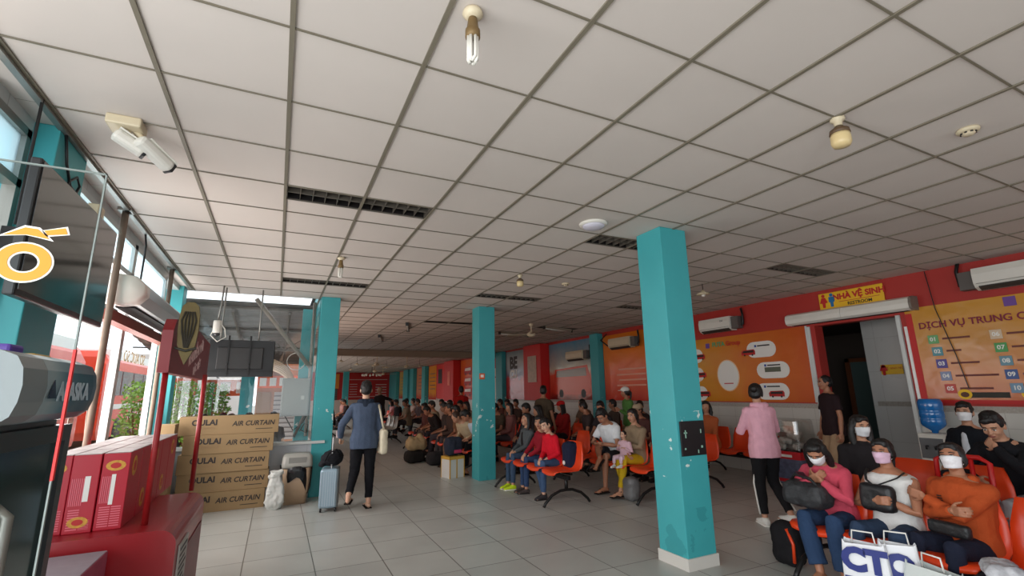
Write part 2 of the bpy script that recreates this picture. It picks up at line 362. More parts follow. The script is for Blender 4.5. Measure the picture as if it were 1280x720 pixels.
d = MB().box((-.05, 0, 0), (.05, .09, 2.15)).box((-.05, .80, 0), (.05, .89, 2.15)).box((-.05, 0, 2.07), (.05, .89, 2.15)).box((-.03, .09, 0), (.03, .8, .25)).build('door_frame', WOOD, dr)
MB().box((-.01, .09, .25), (.01, .8, 2.07)).build('door_pane', mat('dull_green_glass', (96, 116, 112), .3), dr)
MB().tube([(-.08, .16, 1.0), (-.08, .16, 1.15)], .012, 6).build('door_handle', STEEL, dr)
dr = empty('door_2', (9.66, 3.4, 0)); dr['kind'] = 'structure'
MB().box((0, 0, 0), (.03, .06, 2.05)).box((0, .62, 0), (.03, .68, 2.05)).box((0, 0, 2.0), (.03, .68, 2.05)).build('door_frame', STEEL, dr)
MB().box((.015, .06, 0), (.03, .62, 2.0)).build('door_leaf', mat('grey_door_leaf', (150, 150, 146), .4), dr)
struct('trim_4', MB().box((8.26, DY0-.05, 0), (8.52, DY0, DZ)), WHTALU)
struct('trim_5', MB().box((8.28, DY1, 0), (8.52, DY1+.05, DZ), 0).box((8.3, DY1-.08, 0), (8.52, DY1, DZ), 1), [WHTALU, WALLR])
struct('ground', MB().box((-70, -20, -.3), (-1.6, 90, -.12)).box((-1.6, 41, -.3), (40, 90, -.12)), mat('forecourt_concrete', (150, 146, 138), .8, var=.1, vscale=.6))

# ------------------------------------------------------------------ columns and pilasters
def column(x0, y0, x1, y1, label, plinth=True, chips=True, z1=CZ):
    c = empty('column', ((x0+x1)/2, (y0+y1)/2, 0), 0, label, 'column')
    hx, hy = (x1-x0)/2, (y1-y0)/2
    MB().rbox((0, 0, z1/2), (hx, hy, z1/2), .006).build('shaft', TEAL, c)
    if plinth: MB().box((-hx-.012, -hy-.012, 0), (hx+.012, hy+.012, .1)).build('plinth', mat('white_plinth_tile', (205, 200, 192), .4, var=.06), c)
    return c
cA = column(3.35, 3.4, 3.70, 3.75, 'nearest teal column with chipped paint and a black plate, on a white plinth')
cB = column(3.37, 8.3, 3.70, 8.65, 'teal column in mid hall with a small orange sign, seen behind the chipped nearest one', plinth=False)
cC = column(.56, 8.40, .86, 8.72, 'teal column at the end of the low tiled wall behind the rubbish bin', plinth=False)
column(-1.75, 3.5, -1.3, 3.95, 'teal column among the left windows with a black cable, next to the television', plinth=False)
column(-1.62, 8.28, -1.36, 8.56, 'teal column in the corner where the side windows meet the end window', plinth=False)
column(4.35, 37.2, 4.75, 37.6, 'slender distant teal column standing before the red end wall', plinth=False)
pl = empty('notice_plate', (3.53, 3.40, 1.105), FS, 'black metal plate with pale marks fixed on the nearest chipped teal column', 'plate')
MB().rbox((0, .008, 0), (.155, .007, .155), .006).build('plate', BLACK, pl)
p = MB()
for (x, z, w_, h) in ((.095, .04, .012, .07), (.095, .05, .04, .012), (-.10, .06, .012, .035), (-.10, -.08, .02, .02), (.11, -.09, .016, .016), (-.05, -.12, .01, .03)): p.box((x-w_/2, .014, z-h/2), (x+w_/2, .017, z+h/2))
p.build('plate_marks', mat('pale_green_mark', (150, 190, 170), .6), pl)
s = empty('wall_sign', (3.43, 8.3, 1.84), FS, 'small square orange and white sign on the mid hall teal column', 'sign')
MB().rbox((0, .006, 0), (.055, .005, .055), .004).build('sign_board', mat('sign_orange', (214, 92, 40), .5), s)
MB().box((-.03, .011, -.02), (.03, .013, .03)).build('sign_symbol', PWHITE, s)

def pilaster(y0, y1, x0, m, label, z0=1.1):
    c = empty('pilaster', (8.29, (y0+y1)/2, 0), FW, label, 'pilaster')
    MB().rbox((0, (8.29-x0)/2, (z0+CZ-.03)/2), ((y1-y0)/2, (8.29-x0)/2, (CZ-.03-z0)/2), .005).build('pilaster_face', m, c)
    return c
pilaster(11.0, 11.38, 8.1, TEAL, 'teal pilaster between the orange poster and the bus poster on the right wall', 0)
pilaster(8.75, 9.1, 8.15, TEAL, 'teal pilaster hidden behind the nearest column on the right wall', 0)
r1 = pilaster(14.05, 15.3, 7.95, REDP, 'wide red wall box with a framed notice, right of the mid hall column', 1.24)
pilaster(17.5, 18.1, 8.1, TEAL, 'teal pilaster beside the calendar board, just right of the mid hall column', 0)
r2 = pilaster(22.9, 24.4, 7.9, REDP, 'wide bright red wall box just left of the mid hall column', 1.1)
for y0, y1, l in ((28.6, 29.3, 'second teal pilaster along the far right wall, before the tall yellow poster'), (31.4, 32.3, 'third teal pilaster along the far right wall, between two narrow posters'), (32.9, 34.2, 'broad dark teal pilaster deep along the far right wall'), (36.4, 38.9, 'last teal wall panel in the far right corner by the red end wall')):
    pilaster(y0, y1, 8.05, TEAL, l, 0)
MB().box((-.35, .352, 1.85), (.28, .36, 2.75)).build('framed_notice', mat('notice_paper', (190, 170, 150), .5, var=.4, vscale=9), r1)
MB().box((-.3, .402, 1.9), (.1, .41, 2.6)).build('framed_notice', mat('notice_paper2', (226, 110, 90), .5, var=.3, vscale=9), r2)

# ------------------------------------------------------------------ posters on the right wall
def poster(y0, y1, z0, z1, m, label, frame=None):
    """root at the poster's middle on the wall; local x = -world y after the turn, local +Y faces the hall"""
    o = empty('wall_poster', (8.295, (y0+y1)/2, (z0+z1)/2), FW, label, 'poster')
    hw, hh = (y1-y0)/2, (z1-z0)/2
    MB().box((-hw, 0, -hh), (hw, .012, hh)).build('printed_sheet', m, o)
    if frame:
        fm, t = frame; MB().box((-hw-t, 0, -hh), (-hw, .02, hh)).build('edge_strip', fm, o)
    return o
def capsule(mb, cx, cz, w_, h, y=.014):
    r = h/2; pts = [(cx+s*(w_/2-r)+r*math.cos(a), cz+r*math.sin(a)) for s, a0 in ((1, -90), (-1, 90)) for a in [R(a0+t) for t in range(0, 181, 20)]]
    mb.prism([(-x, z) for x, z in pts], (0, y, 0), (-1, 0, 0), (0, 0, 1), (0, 1, 0), .003)
def busmark(mb, cx, cz, s):
    mb.prism([(-s, -.28*s), (s, -.28*s), (s*1.05, .1*s), (s*.8, .38*s), (-s*.85, .42*s), (-s*1.02, .2*s)], (cx, .018, cz), (1, 0, 0), (0, 0, 1), (0, 1, 0), .003, 0)
    mb.prism([(-.8*s, .02*s), (.85*s, .02*s), (.7*s, .28*s), (-.8*s, .32*s)], (cx, .0215, cz), (1, 0, 0), (0, 0, 1), (0, 1, 0), .002, 1)
    for q in (-.6, .55): mb.prism([(.13*s*math.cos(a), .13*s*math.sin(a)) for a in [2*PI*i/10 for i in range(10)]], (cx+q*s, .0215, cz-.28*s), (1, 0, 0), (0, 0, 1), (0, 1, 0), .002, 2)
# viewed from the hall, left = larger world y = local +x.  P(y) gives local x for a world y
p1 = poster(5.15, 8.7, 1.29, 2.6, postermat('orange_vinyl', [(0, (196, 84, 30)), (.35, (206, 110, 30)), (.7, (208, 142, 38)), (1, (206, 138, 40))], 0, -1.77, 1.77), 'orange poster of white capsules with buses, left of the restroom doorway', (WHTALU, .03))
c0 = (5.15+8.7)/2
def P1(y): return y-c0
for y, z, w_ in ((6.05, 2.27, .62), (5.86, 1.87, .66), (5.92, 1.48, .66), (7.78, 2.25, .66), (7.8, 1.85, .66), (7.75, 1.45, .66)):
    mb = MB(); capsule(mb, P1(y), z-1.945, w_, .30); mb.build('printed_capsule', PWHITE, p1)
mb = MB(); mb.prism([(.25*math.cos(a), .30*math.sin(a)) for a in [2*PI*i/28 for i in range(28)]], (P1(6.86), .014, -.14), UX, UZ, UY, .003); mb.build('printed_disc', PWHITE, p1)
mb = MB(); mb.prism([(.27*math.cos(a), .32*math.sin(a)) for a in [2*PI*i/28 for i in range(28)]], (P1(6.86), .0125, -.14), UX, UZ, UY, .001); mb.build('printed_ring', mat('printed_peach', (236, 190, 140), .5), p1)
for y, z in ((7.55, 2.22), (7.56, 1.83), (7.5, 1.43), (6.33, 2.22), (5.84, 1.43)):
    mb = MB(); busmark(mb, P1(y), z-1.945, .15); mb.build('printed_bus', [PRED, PDARK, BLACK], p1)
MB().box((P1(5.86)-.16, .018, -.11), (P1(5.86)+.16, .021, -.02)).build('printed_truck', mat('printed_olive', (96, 100, 84), .5), p1)
for (y, z, t, s) in ((6.0, 2.34, 'Bus Lines', .06), (5.84, 1.96, 'Express', .06), (5.9, 1.57, 'Services', .05)):
    MB().box((P1(y)-.14, .018, z-1.945-.012), (P1(y)+.12, .020, z-1.945+.012)).build('printed_caption', PDARK, p1)
    MB().box((P1(y)+.14, .018, z-1.945-.022), (P1(y)+.18, .020, z-1.945+.022)).build('printed_emblem', PBLUE, p1)
text('printed_title', 'FUTA', (P1(7.02), .018, 2.45-1.945), TX, TY, .13, PGREEN, p1, bold=.004)
text('printed_title', 'Group', (P1(6.66), .018, 2.45-1.945), TX, TY, .13, PRED, p1, bold=.004)
MB().rbox((P1(7.3), .017, .5), (.05, .002, .05), .002).build('printed_emblem', mat('printed_violet', (110, 70, 150), .5), p1)
MB().box((P1(6.86)-.11, .018, -.31), (P1(6.86)+.11, .020, -.29)).build('printed_caption', PRED, p1)

p2 = poster(1.2, 3.64, 1.30, 2.66, postermat('amber_vinyl', [(0, (190, 96, 40)), (.3, (198, 118, 50)), (.65, (200, 140, 66)), (1, (206, 146, 46))], 2, -.68, .68), 'orange service poster with numbered squares, right of the restroom doorway', None)
c2 = (1.2+3.64)/2
def P2(y): return y-c2
mb = MB().box((P2(3.56), .0125, -.68), (P2(3.64), .016, .60)).box((-1.22, .0125, -.68), (P2(3.56), .016, -.63)); mb.build('printed_red_border', PRED, p2)
MB().box((P2(3.64), 0, -.68), (P2(3.64)+.035, .03, .42)).build('edge_strip', mat('white_edge_strip', (235, 235, 230), .35), p2)
text('printed_heading', 'DỊCH VỤ TRUNG CHUYỂN MIỄN PHÍ', (P2(3.50), .019, .40), TX, TY, .125, mat('printed_wine', (130, 24, 50), .5), p2, align='LEFT', bold=.003, xs=1.0)
cols_ = [mat('printed_g%d' % i, c, .5) for i, c in enumerate(((110, 170, 110), (90, 150, 160), (90, 80, 150), (140, 150, 180), (200, 80, 70), (215, 190, 160), (80, 160, 90), (110, 150, 165), (70, 95, 150), (120, 150, 175)))]
for k in range(10):
    y = (3.36 if k < 5 else 2.70)-.02*(k % 5); z = .20-.17*(k % 5)
    MB().rbox((P2(y), .018, z), (.06, .003, .06), .003).build('printed_square', cols_[k], p2)
    text('printed_number', ('%02d' % (k+1)), (P2(y), .022, z), TX, TY, .075, PWHITE, p2, bold=.002)
    ww = (.30, .16, .30, .44, .34, .34, .30, .18, .24, .30)[k]
    MB().box((P2(y)-.10-ww, .0125, z-.012), (P2(y)-.10, .0145, z+.014)).build('printed_caption', mat('printed_brown', (110, 50, 34), .5), p2)
for y in (3.14, 2.52):
    MB().box((P2(y)-.44, .0125, -.60), (P2(y)-.04, .016, -.53)).build('printed_band', mat('printed_black', (40, 36, 24), .5), p2)
    MB().prism([(.075*math.cos(a), .065*math.sin(a)) for a in [2*PI*i/18 for i in range(18)]], (P2(y), .0125, -.555), UX, UZ, UY, .005).build('printed_badge', YELLOW, p2)
    MB().prism([(.045*math.cos(a), .035*math.sin(a)) for a in [2*PI*i/14 for i in range(14)]], (P2(y), .0175, -.56), UX, UZ, UY, .003).build('printed_badge', mat('badge_brown', (90, 46, 30), .5), p2)
MB().rbox((P2(2.5), .017, .6), (.06, .002, .06), .002).build('printed_emblem', mat('printed_violet', (110, 70, 150), .5), p2)

p3 = poster(9.12, 10.98, 1.28, 3.05, postermat('orange_vinyl2', [(0, (206, 60, 40)), (.4, (232, 110, 70)), (.7, (236, 130, 50)), (1, (214, 120, 30))], 2, -.88, .88, .16), 'glossy orange poster behind the far wall air conditioner, left of the nearest column', None)
mb = MB()
for k in range(4): mb.box((-.75, .0125, -.1-.14*k), (.3+.1*(k % 2), .015, -.06-.14*k))
mb.build('printed_captions', mat('printed_pale_orange', (240, 170, 140), .4), p3)
p4 = poster(11.4, 14.02, 1.28, 3.08, postermat('bus_photo_vinyl', [(0, (120, 30, 26)), (.12, (200, 60, 40)), (.42, (226, 92, 66)), (.52, (205, 200, 180)), (.75, (150, 160, 165)), (1, (90, 140, 165))], 2, -.9, .9, .14), 'wide bus photo poster in grey and red, right of the red wall box', None)
mb = MB()
mb.prism([(-1.0, -.75), (.95, -.75), (1.05, -.45), (.95, .05), (-.9, .12), (-1.05, -.3)], (0, .013, 0), UX, UZ, UY, .003, 0)
mb.prism([(-.85, -.2), (.9, -.2), (.85, 0), (-.82, .05)], (0, .0165, 0), UX, UZ, UY, .002, 1)
for x in (-.65, .6): mb.prism([(x+.13*math.cos(a), -.72+.13*math.sin(a)) for a in [2*PI*i/12 for i in range(12)]], (0, .0165, 0), UX, UZ, UY, .002, 2)
mb.build('printed_bus', [mat('printed_bus_red', (212, 70, 48), .2), mat('printed_window_grey', (120, 110, 100), .15), BLACK], p4)
p5 = poster(15.35, 17.45, 1.25, 3.1, postermat('grey_red_vinyl', [(0, (170, 36, 40)), (.42, (206, 60, 60)), (.5, (150, 150, 170)), (.75, (190, 196, 196)), (1, (140, 160, 165))], 2, -.92, .92, .2), 'narrow grey and red poster with black lettering BE, left of the red wall box', None)
text('printed_heading', 'BE', (.40, .016, .45), TX, TY, .62, PDARK, p5, bold=.03)
text('printed_heading', 'CU', (.40, .016, .02), TX, TY, .42, PWHITE, p5, bold=.02)
p6 = poster(18.15, 18.75, 1.25, 3.1, mat('calendar_paper', (226, 205, 190), .4), 'white and red calendar board beside the mid hall column', None)
MB().box((-.3, .0125, .35), (.3, .015, .92)).box((-.3, .0125, -.05), (.3, .015, 0)).build('printed_red_band', PRED, p6)
p7 = poster(20.6, 22.85, 1.2, 3.1, postermat('orange_vinyl3', [(0, (200, 60, 30)), (.5, (228, 100, 50)), (1, (232, 120, 60))], 2, -.9, .9), 'orange poster with red vehicles just left of the mid hall column', None)
for k in range(3): mb = MB(); busmark(mb, .1, -.6+.5*k, .5); mb.build('printed_bus', [PRED, PWHITE, BLACK], p7)
p8 = poster(24.5, 26.9, 1.2, 3.1, mat('red_sheet', (214, 40, 34), .4), 'plain red sheet with a dark square left of the bright red wall box', None)
MB().box((.2, .0125, -.1), (.9, .02, .7)).build('printed_dark_square', BLACK, p8)
for (a, b, c, l) in ((27.0, 28.5, (232, 150, 40), 'tall yellow-orange poster deep along the right wall'), (29.4, 31.3, (214, 140, 100), 'pale orange poster between two far teal pilasters'), (34.3, 36.3, (206, 170, 90), 'small yellowish poster near the far right corner')):
    q = poster(a, b, 1.15, 3.1, postermat('far_vinyl_%d' % int(a), [(0, (190, 60, 40)), (.2, c), (1, c)], 2, -.9, .9), l, None)
    mb = MB()
    for k in range(5): mb.box((-.6, .0125, .5-.22*k), (.5, .015, .54-.22*k))
    mb.build('printed_captions', PDARK, q)
# end wall board
eb = empty('wall_board', (6.6, 38.98, 2.05), FS, 'dark red notice board with pale lines covering the end wall', 'board')
MB().box((-1.42, 0, -.9), (1.8, .03, 1.05)).build('board_panel', mat('deep_red_board', (186, 28, 26), .5), eb)
mb = MB().box((-1.3, .031, .55), (1.6, .034, .6)).box((-1.3, .031, -.75), (1.6, .034, -.70))
for k in range(5): mb.box((1.0, .031, .2-.19*k), (1.55, .034, .25-.19*k)); mb.box((-1.25, .031, .15-.2*k), (-.4, .034, .22-.2*k))
mb.build('board_lines', mat('pale_print', (206, 170, 165), .5), eb)
eb = empty('wall_board', (3.6, 38.98, 2.05), FS, 'yellow board beside the slender column at the far left of the end wall', 'board')
MB().box((-.65, 0, -.1), (.8, .03, 1.0)).build('board_panel', mat('ochre_board', (214, 130, 40), .5), eb)
MB().box((-.55, .01, -.95), (.75, .03, -.12)).build('louvre_panel', mat('louvre_grey', (120, 104, 96), .5), eb)
mb = MB(); [mb.box((-.55, .03, -.92+.11*k), (.75, .045, -.88+.11*k)) for k in range(8)]; mb.build('louvre_lines', DARK, eb)

# ------------------------------------------------------------------ restroom sign, air curtain, door plate
s = empty('restroom_sign', (8.29, 4.34, 2.96), FW, 'yellow restroom sign with red and blue figures above the doorway', 'sign')
MB().rbox((0, .012, 0), (.49, .011, .145), .008).build('sign_board', mat('sign_yellow', (236, 186, 30), .45), s)
def figure(mb, x, z, h, skirt):
    mb.prism([(.028*math.cos(a), .028*math.sin(a)) for a in [2*PI*i/12 for i in range(12)]], (x, .023, z+h*.42), UX, UZ, UY, .004)
    if skirt: mb.prism([(-.03, .05), (.03, .05), (.065, -.04), (.025, -.045), (.02, -.12), (-.02, -.12), (-.025, -.045), (-.065, -.04)], (x, .023, z+.02), UX, UZ, UY, .004)
    else: mb.prism([(-.045, .05), (.045, .05), (.045, -.04), (.025, -.04), (.022, -.12), (-.022, -.12), (-.025, -.04), (-.045, -.04)], (x, .023, z+.02), UX, UZ, UY, .004)
mb = MB(); figure(mb, .41, 0, .24, True); mb.build('woman_symbol', PRED, s)
mb = MB(); figure(mb, .28, 0, .24, False); mb.build('man_symbol', mat('sign_blue', (20, 110, 170), .5), s)
text('sign_lettering', 'NHÀ VỆ SINH', (-.13, .024, .045), TX, TY, .125, PRED, s, bold=.006)
text('sign_lettering', 'RESTROOM', (-.14, .024, -.085), TX, TY, .07, PDARK, s, bold=.002)
MB().box((-.43, .023, -.038), (.17, .026, -.03)).build('sign_rule', PRED, s)
a = empty('air_curtain', (8.3, 4.43, 2.62), FW, 'long white air curtain mounted over the restroom doorway', 'air curtain')
prof = [(0, 0), (.15, 0), (.20, .03), (.21, .10), (.19, .17), (.13, .2), (0, .2)]
MB().loft([[Vector((x, y, z)) for y, z in prof] for x in (-.94, 0)], 0).build('housing', WHITE, a)
MB().loft([[Vector((x, y, z)) for y, z in prof] for x in (.004, .94)], 0).build('housing', WHITE, a)
MB().loft([[Vector((x, y*1.02, z*1.02-.002)) for y, z in prof] for x in (-.975, -.94)], 0).build('end_cap', mat('grey_end_cap', (120, 110, 100), .5), a)
MB().box((-.88, .05, -.006), (.88, .12, .001)).build('air_slot', DARK, a)
s = empty('door_plate', (9.69, 4.60, 1.83), FW, 'small yellow restroom plate on the white vestibule wall', 'sign')
MB().rbox((0, .008, 0), (.17, .007, .085), .005).build('sign_board', mat('sign_yellow', (236, 186, 30), .45), s)
mb = MB(); figure(mb, .12, 0, .14, True); mb.build('woman_symbol', PRED, s)
text('sign_lettering', 'VỆ SINH NỮ', (-.04, .017, .02), TX, TY, .05, PRED, s)

# ------------------------------------------------------------------ split air conditioners
def split_ac(loc, rz, label, w_=.84, body=WHITE, dark=True, pipe=1, h=.28):
    a = empty('air_conditioner', loc, rz, label, 'air conditioner', None)
    prof = [(0, 0), (.10, -.005), (.17, .03), (.205, .08), (.21, .2), (.19, h), (0, h)]
    MB().loft([[Vector((x, y, z)) for y, z in prof] for x in (-w_/2, w_/2)], 0).build('casing', body, a)
    MB().loft([[Vector((x, y, z)) for y, z in ((.12, -.012), (.185, .03), (.18, .045), (.11, .0))] for x in (-w_/2+.04, w_/2-.04)], 0).build('outlet_louvre', mat('vent_dark', (60, 54, 50), .6), a)
    MB().box((-w_/2+.03, .2085, .07), (w_/2-.03, .213, .075)).build('panel_seam', mat('seam_grey', (120, 112, 104), .6), a)
    s = pipe
    MB().box((s*w_/2-(.0 if s > 0 else .16), .02, .02), (s*w_/2+(.16 if s > 0 else 0), .16, h-.02)).build('side_bracket', mat('bracket_grey', (92, 86, 82), .6), a)
    MB().tube([(s*(w_/2+.1), .06, .04), (s*(w_/2+.19), .05, .10), (s*(w_/2+.2), .05, .3), (s*(w_/2+.17), .04, .42)], .022, 8).build('refrigerant_pipe', BLACK, a, True)
    return a
a3 = split_ac((8.29, 6.92, 2.70), FW, 'white wall air conditioner over the orange capsule poster', .78, pipe=-1)
text('badge', 'CU', (-.2, .215, .2), TX, TY, .05, BLACK, a3)
a4 = split_ac((8.29, 2.25, 2.76), FW, 'white wall air conditioner above the service poster at the right edge', .98, pipe=1)
split_ac((8.2, 9.95, 2.62), FW, 'aged cream air conditioner before the glossy orange poster', .86, CREAM, pipe=-1)
split_ac((8.2, 12.1, 2.44), FW, 'cream air conditioner before the bus photo poster', .9, CREAM, pipe=-1)
cb = MB().tube([(8.27, 3.30, 3.16), (8.262, 3.26, 2.6), (8.262, 3.14, 1.95), (8.262, 3.08, 1.5)], .006, 6).build('power_cable', BLACK)
tag(cb, 'thin black cable running down the wall across the service poster', 'cable')
cb = MB().tube([(8.25, 10.75, 3.1), (8.0, 10.7, 2.9), (8.0, 10.4, 2.72)], .018, 6).build('power_cable', BLACK)
tag(cb, 'black pipe bent down from the ceiling to the cream air conditioner on the orange poster', 'pipe')

# ------------------------------------------------------------------ ceiling fittings
LABF = ['louvred ceiling light nearest the security camera, with a bluish reflection', 'louvred ceiling light over the cardboard boxes, second back in the left row', 'louvred ceiling light directly left of the nearest teal column', 'louvred ceiling light just above the mid hall teal column', 'louvred ceiling light over the approach to the restroom doorway', 'louvred ceiling light half hidden behind the nearest teal column', 'louvred ceiling light beyond the mid hall teal column', 'louvred ceiling light before the bus photo poster']
for k, (fx, fy) in enumerate(FIX[:6]):
    o = empty('ceiling_light', (fx+.6, fy+.15, CZ), 0, LABF[k], 'ceiling light', None)
    f = MB(); t = .012
    f.box((-.6, -.15, 0), (-.6+t, .15, .1)).box((.6-t, -.15, 0), (.6, .15, .1)).box((-.6, -.15, 0), (.6, -.15+t, .1)).box((-.6, .15-t, 0), (.6, .15, .1)).box((-.6, -.15, .1), (.6, .15, .11))
    f.build('housing', mat('fixture_inner', (40, 36, 36), .35, .3), o)
    l = MB()
    for i in range(13): l.box((-.585+.0975*i-.002, -.138, .004), (-.585+.0975*i+.002, .138, .05))
    l.box((-.588, -.004, .002), (.588, .004, .055))
    l.box((-.6, -.15, -.006), (.6, -.136, .004)).box((-.6, .136, -.006), (.6, .15, .004)).box((-.6, -.15, -.006), (-.588, .15, .004)).box((.588, -.15, -.006), (.6, .15, .004))
    l.build('louvre', mat('louvre_alu', (120, 112, 102), .35, .5), o)
    for y in (-.07, .07): MB().tube([(-.57, y, .075), (.57, y, .075)], .014, 8).build('fluorescent_tube', mat('unlit_tube', (120, 114, 120), .3), o, True)
def cfl(x, y, label):
    o = empty('ceiling_lamp', (x, y, CZ), 0, label, 'lamp')
    MB().lathe([(.02, 0), (.04, -.004), (.045, -.02), (.03, -.035), (.02, -.04)], 16).build('ceiling_rose', CREAM, o, True)
    MB().lathe([(.018, -.03), (.022, -.06), (.026, -.09), (.032, -.10), (.032, -.135), (.02, -.14)], 16).build('lamp_holder', mat('brass_holder', (120, 96, 60), .5, .3), o, True)
    b = MB()
    for a in (0, 90, 180, 270):
        c, s_ = math.cos(R(a+45)), math.sin(R(a+45)); c2_, s2 = math.cos(R(a+100)), math.sin(R(a+100))
        b.tube([(c*.02, s_*.02, -.13), (c*.02, s_*.02, -.24), (c*.012, s_*.012, -.255)], .0075, 8)
        b.tube([(c2_*.021, s2*.021, -.13), (c2_*.021, s2*.021, -.235), (c*.012, s_*.012, -.255)], .0075, 8)
    b.build('bulb_tubes', mat('cfl_glass', (226, 222, 212), .15), o, True)
def globe(x, y, label, s=1):
    o = empty('ceiling_lamp', (x, y, CZ), 0, label, 'lamp')
    MB().lathe([(.02*s, 0), (.04*s, -.003), (.04*s, -.02), (.024*s, -.03), (.022*s, -.06*s)], 18).build('ceiling_rose', CREAM, o, True)
    MB().lathe([(.02*s, -.055*s), (.03*s, -.07*s), (.052*s, -.085*s), (.056*s, -.11*s), (.05*s, -.112*s)], 18).build('lamp_holder', mat('brown_holder', (92, 70, 48), .5), o, True)
    MB().lathe([(.05*s, -.108*s), (.054*s, -.13*s), (.054*s, -.17*s), (.045*s, -.19*s), (.015*s, -.197*s)], 18).build('bulb', mat('yellowed_bulb', (214, 190, 140), .3), o, True)
cfl(.63, 1.62, 'compact fluorescent lamp hanging at the top edge of the picture')
cfl(.57, 5.8, 'compact fluorescent lamp under the ceiling between the two left ceiling lights')
globe(2.96, 1.45, 'yellowed bulb lamp hanging from the ceiling at upper right')
globe(2.96, 5.75, 'small yellowed bulb lamp over the mid hall, between two louvred lights', .9)
def pend(x, y, label, drop=.12, s=1):
    o = empty('pendant_lamp', (x, y, CZ), 0, label, 'lamp')
    MB().tube([(0, 0, 0), (0, 0, -drop)], .006, 6).build('stem', BLKMET, o)
    MB().lathe([(.015*s, -drop+.02), (.03*s, -drop-.01), (.1*s, -drop-.045), (.1*s, -drop-.055), (.02*s, -drop-.06)], 18).build('lamp_shade', CREAM, o, True)
    MB().lathe([(.02*s, -drop-.05), (.035*s, -drop-.07), (.02*s, -drop-.09), (.004, -drop-.092)], 12).build('bulb', WHITE, o, True)
pend(5.9, 5.18, 'flat shaded pendant lamp right of the nearest teal column')
def detector(x, y, label, s=1):
    o = empty('smoke_detector', (x, y, CZ), 0, label, 'smoke detector')
    MB().lathe([(.055*s, 0), (.06*s, -.008), (.058*s, -.02), (.045*s, -.026)], 20).build('base', CREAM, o, True)
    MB().lathe([(.035*s, -.02), (.035*s, -.035), (.024*s, -.045), (.004, -.046)], 16).build('sensor_head', mat('sensor_cream', (200, 184, 156), .5), o, True)
    m_ = MB()
    for k in range(8): a_ = k*PI/4; m_.box((.036*s*math.cos(a_)-.006, .036*s*math.sin(a_)-.006, -.034), (.036*s*math.cos(a_)+.006, .036*s*math.sin(a_)+.006, -.024))
    m_.build('sensor_vents', BLACK, o)
detector(3.88, 1.17, 'round smoke detector on the ceiling at the right, past the yellowed bulb')
detector(3.86, 5.97, 'small round smoke detector right of the small mid hall bulb')
o = empty('dome_light', (2.68, 3.6, CZ), 0, 'white flat dome fitting on the ceiling beside the nearest column', 'ceiling fitting')
MB().lathe([(.13, 0), (.14, -.006), (.135, -.022), (.1, -.03)], 28).build('rim', WHITE, o, True)
MB().lathe([(.11, -.028), (.1, -.045), (.06, -.058), (.005, -.063)], 28).build('dome', mat('dome_violet_white', (206, 202, 214), .3), o, True)
def tube_light(x, y, ang, label, L=1.15):
    o = empty('tube_light', (x, y, CZ), R(ang), label, 'tube light')
    MB().box((-L/2, -.03, -.055), (L/2, .03, -.012)).box((-L/2, -.04, -.012), (L/2, .04, -.002)).build('batten', mat('batten_grey', (150, 138, 120), .5), o)
    MB().tube([(-L/2+.03, 0, -.07), (L/2-.03, 0, -.07)], .014, 8).build('fluorescent_tube', WHITE, o, True)
    MB().box((L/2-.02, -.035, -.085), (L/2+.01, .035, -.01)).box((-L/2-.01, -.035, -.085), (-L/2+.02, .035, -.01)).build('tube_sockets', BLACK, o)
tube_light(6.5, 10.5, 20, 'tube light on the ceiling right of the mid hall ceiling fan')
tube_light(5.9, 11.9, 20, 'tube light on the ceiling behind the mid hall ceiling fan')
tube_light(2.75, 11.4, 75, 'tube light on the dim ceiling left of the mid hall column')
tube_light(2.6, 14.0, 75, 'tube light deeper on the dim ceiling above the walking man')
def fan(x, y, label, drop=.3, s=1, ang=10):
    o = empty('ceiling_fan', (x, y, CZ), R(ang), label, 'ceiling fan')
    MB().lathe([(.05, 0), (.06, -.02), (.03, -.06), (.015, -.08), (.015, -drop+.08), (.05, -drop+.06), (.1, -drop+.02), (.11, -drop-.02), (.06, -drop-.06), (.01, -drop-.07)], 16).build('motor', CREAM, o, True)
    for k in range(3):
        a = R(120*k); M = Matrix.Rotation(a, 3, 'Z')
        b = MB(); q = [(.09, -.03), (.2, -.06), (.62*s, -.07), (.64*s, .0), (.6*s, .055), (.2, .05), (.09, .03)]
        top = [M@Vector((u, v, -drop+.006+v*.18)) for u, v in q]; bot = [p_-Vector((0, 0, .006)) for p_ in top]
        n = len(q); b.add(bot+top, [tuple(range(n-1, -1, -1)), tuple(range(n, 2*n))]+[(i, (i+1) % n, n+(i+1) % n, n+i) for i in range(n)])
        b.build('fan_blade', mat('fan_blade_cream', (176, 160, 138), .5), o)
fan(5.48, 10.1, 'cream ceiling fan seen between the mid hall column and the nearest column', .26)
FP = [(3.6, 20, 'first far ceiling fan beyond the beam, near the middle'), (5.2, 21.5, 'far ceiling fan beyond the beam, nearest the mid hall column'), (4.6, 26, 'far ceiling fan halfway to the end wall'), (5.8, 30, 'most distant ceiling fan along the right wall')]
for x, y, l in FP: fan(x, y, l, .45, 1.3, x*40)
PL = [(2.2, 20, 'left'), (3.1, 22, 'second from left'), (4.0, 23, 'middle'), (4.9, 24.5, 'right of middle'), (6.2, 23, 'nearest the right wall'), (3.5, 27, 'in the deeper row, left'), (5.1, 29, 'in the deeper row, right')]
for x, y, l in PL: pend(x, y, 'small pendant lamp over the far hall, '+l, .30, 1.2)
ch = empty('chandelier', (5.3, 31, CZ), 0, 'ring of small lamps hanging before the red end wall', 'chandelier')
MB().tube([(0, 0, 0), (0, 0, -.35)], .015, 6).build('stem', BLKMET, ch)
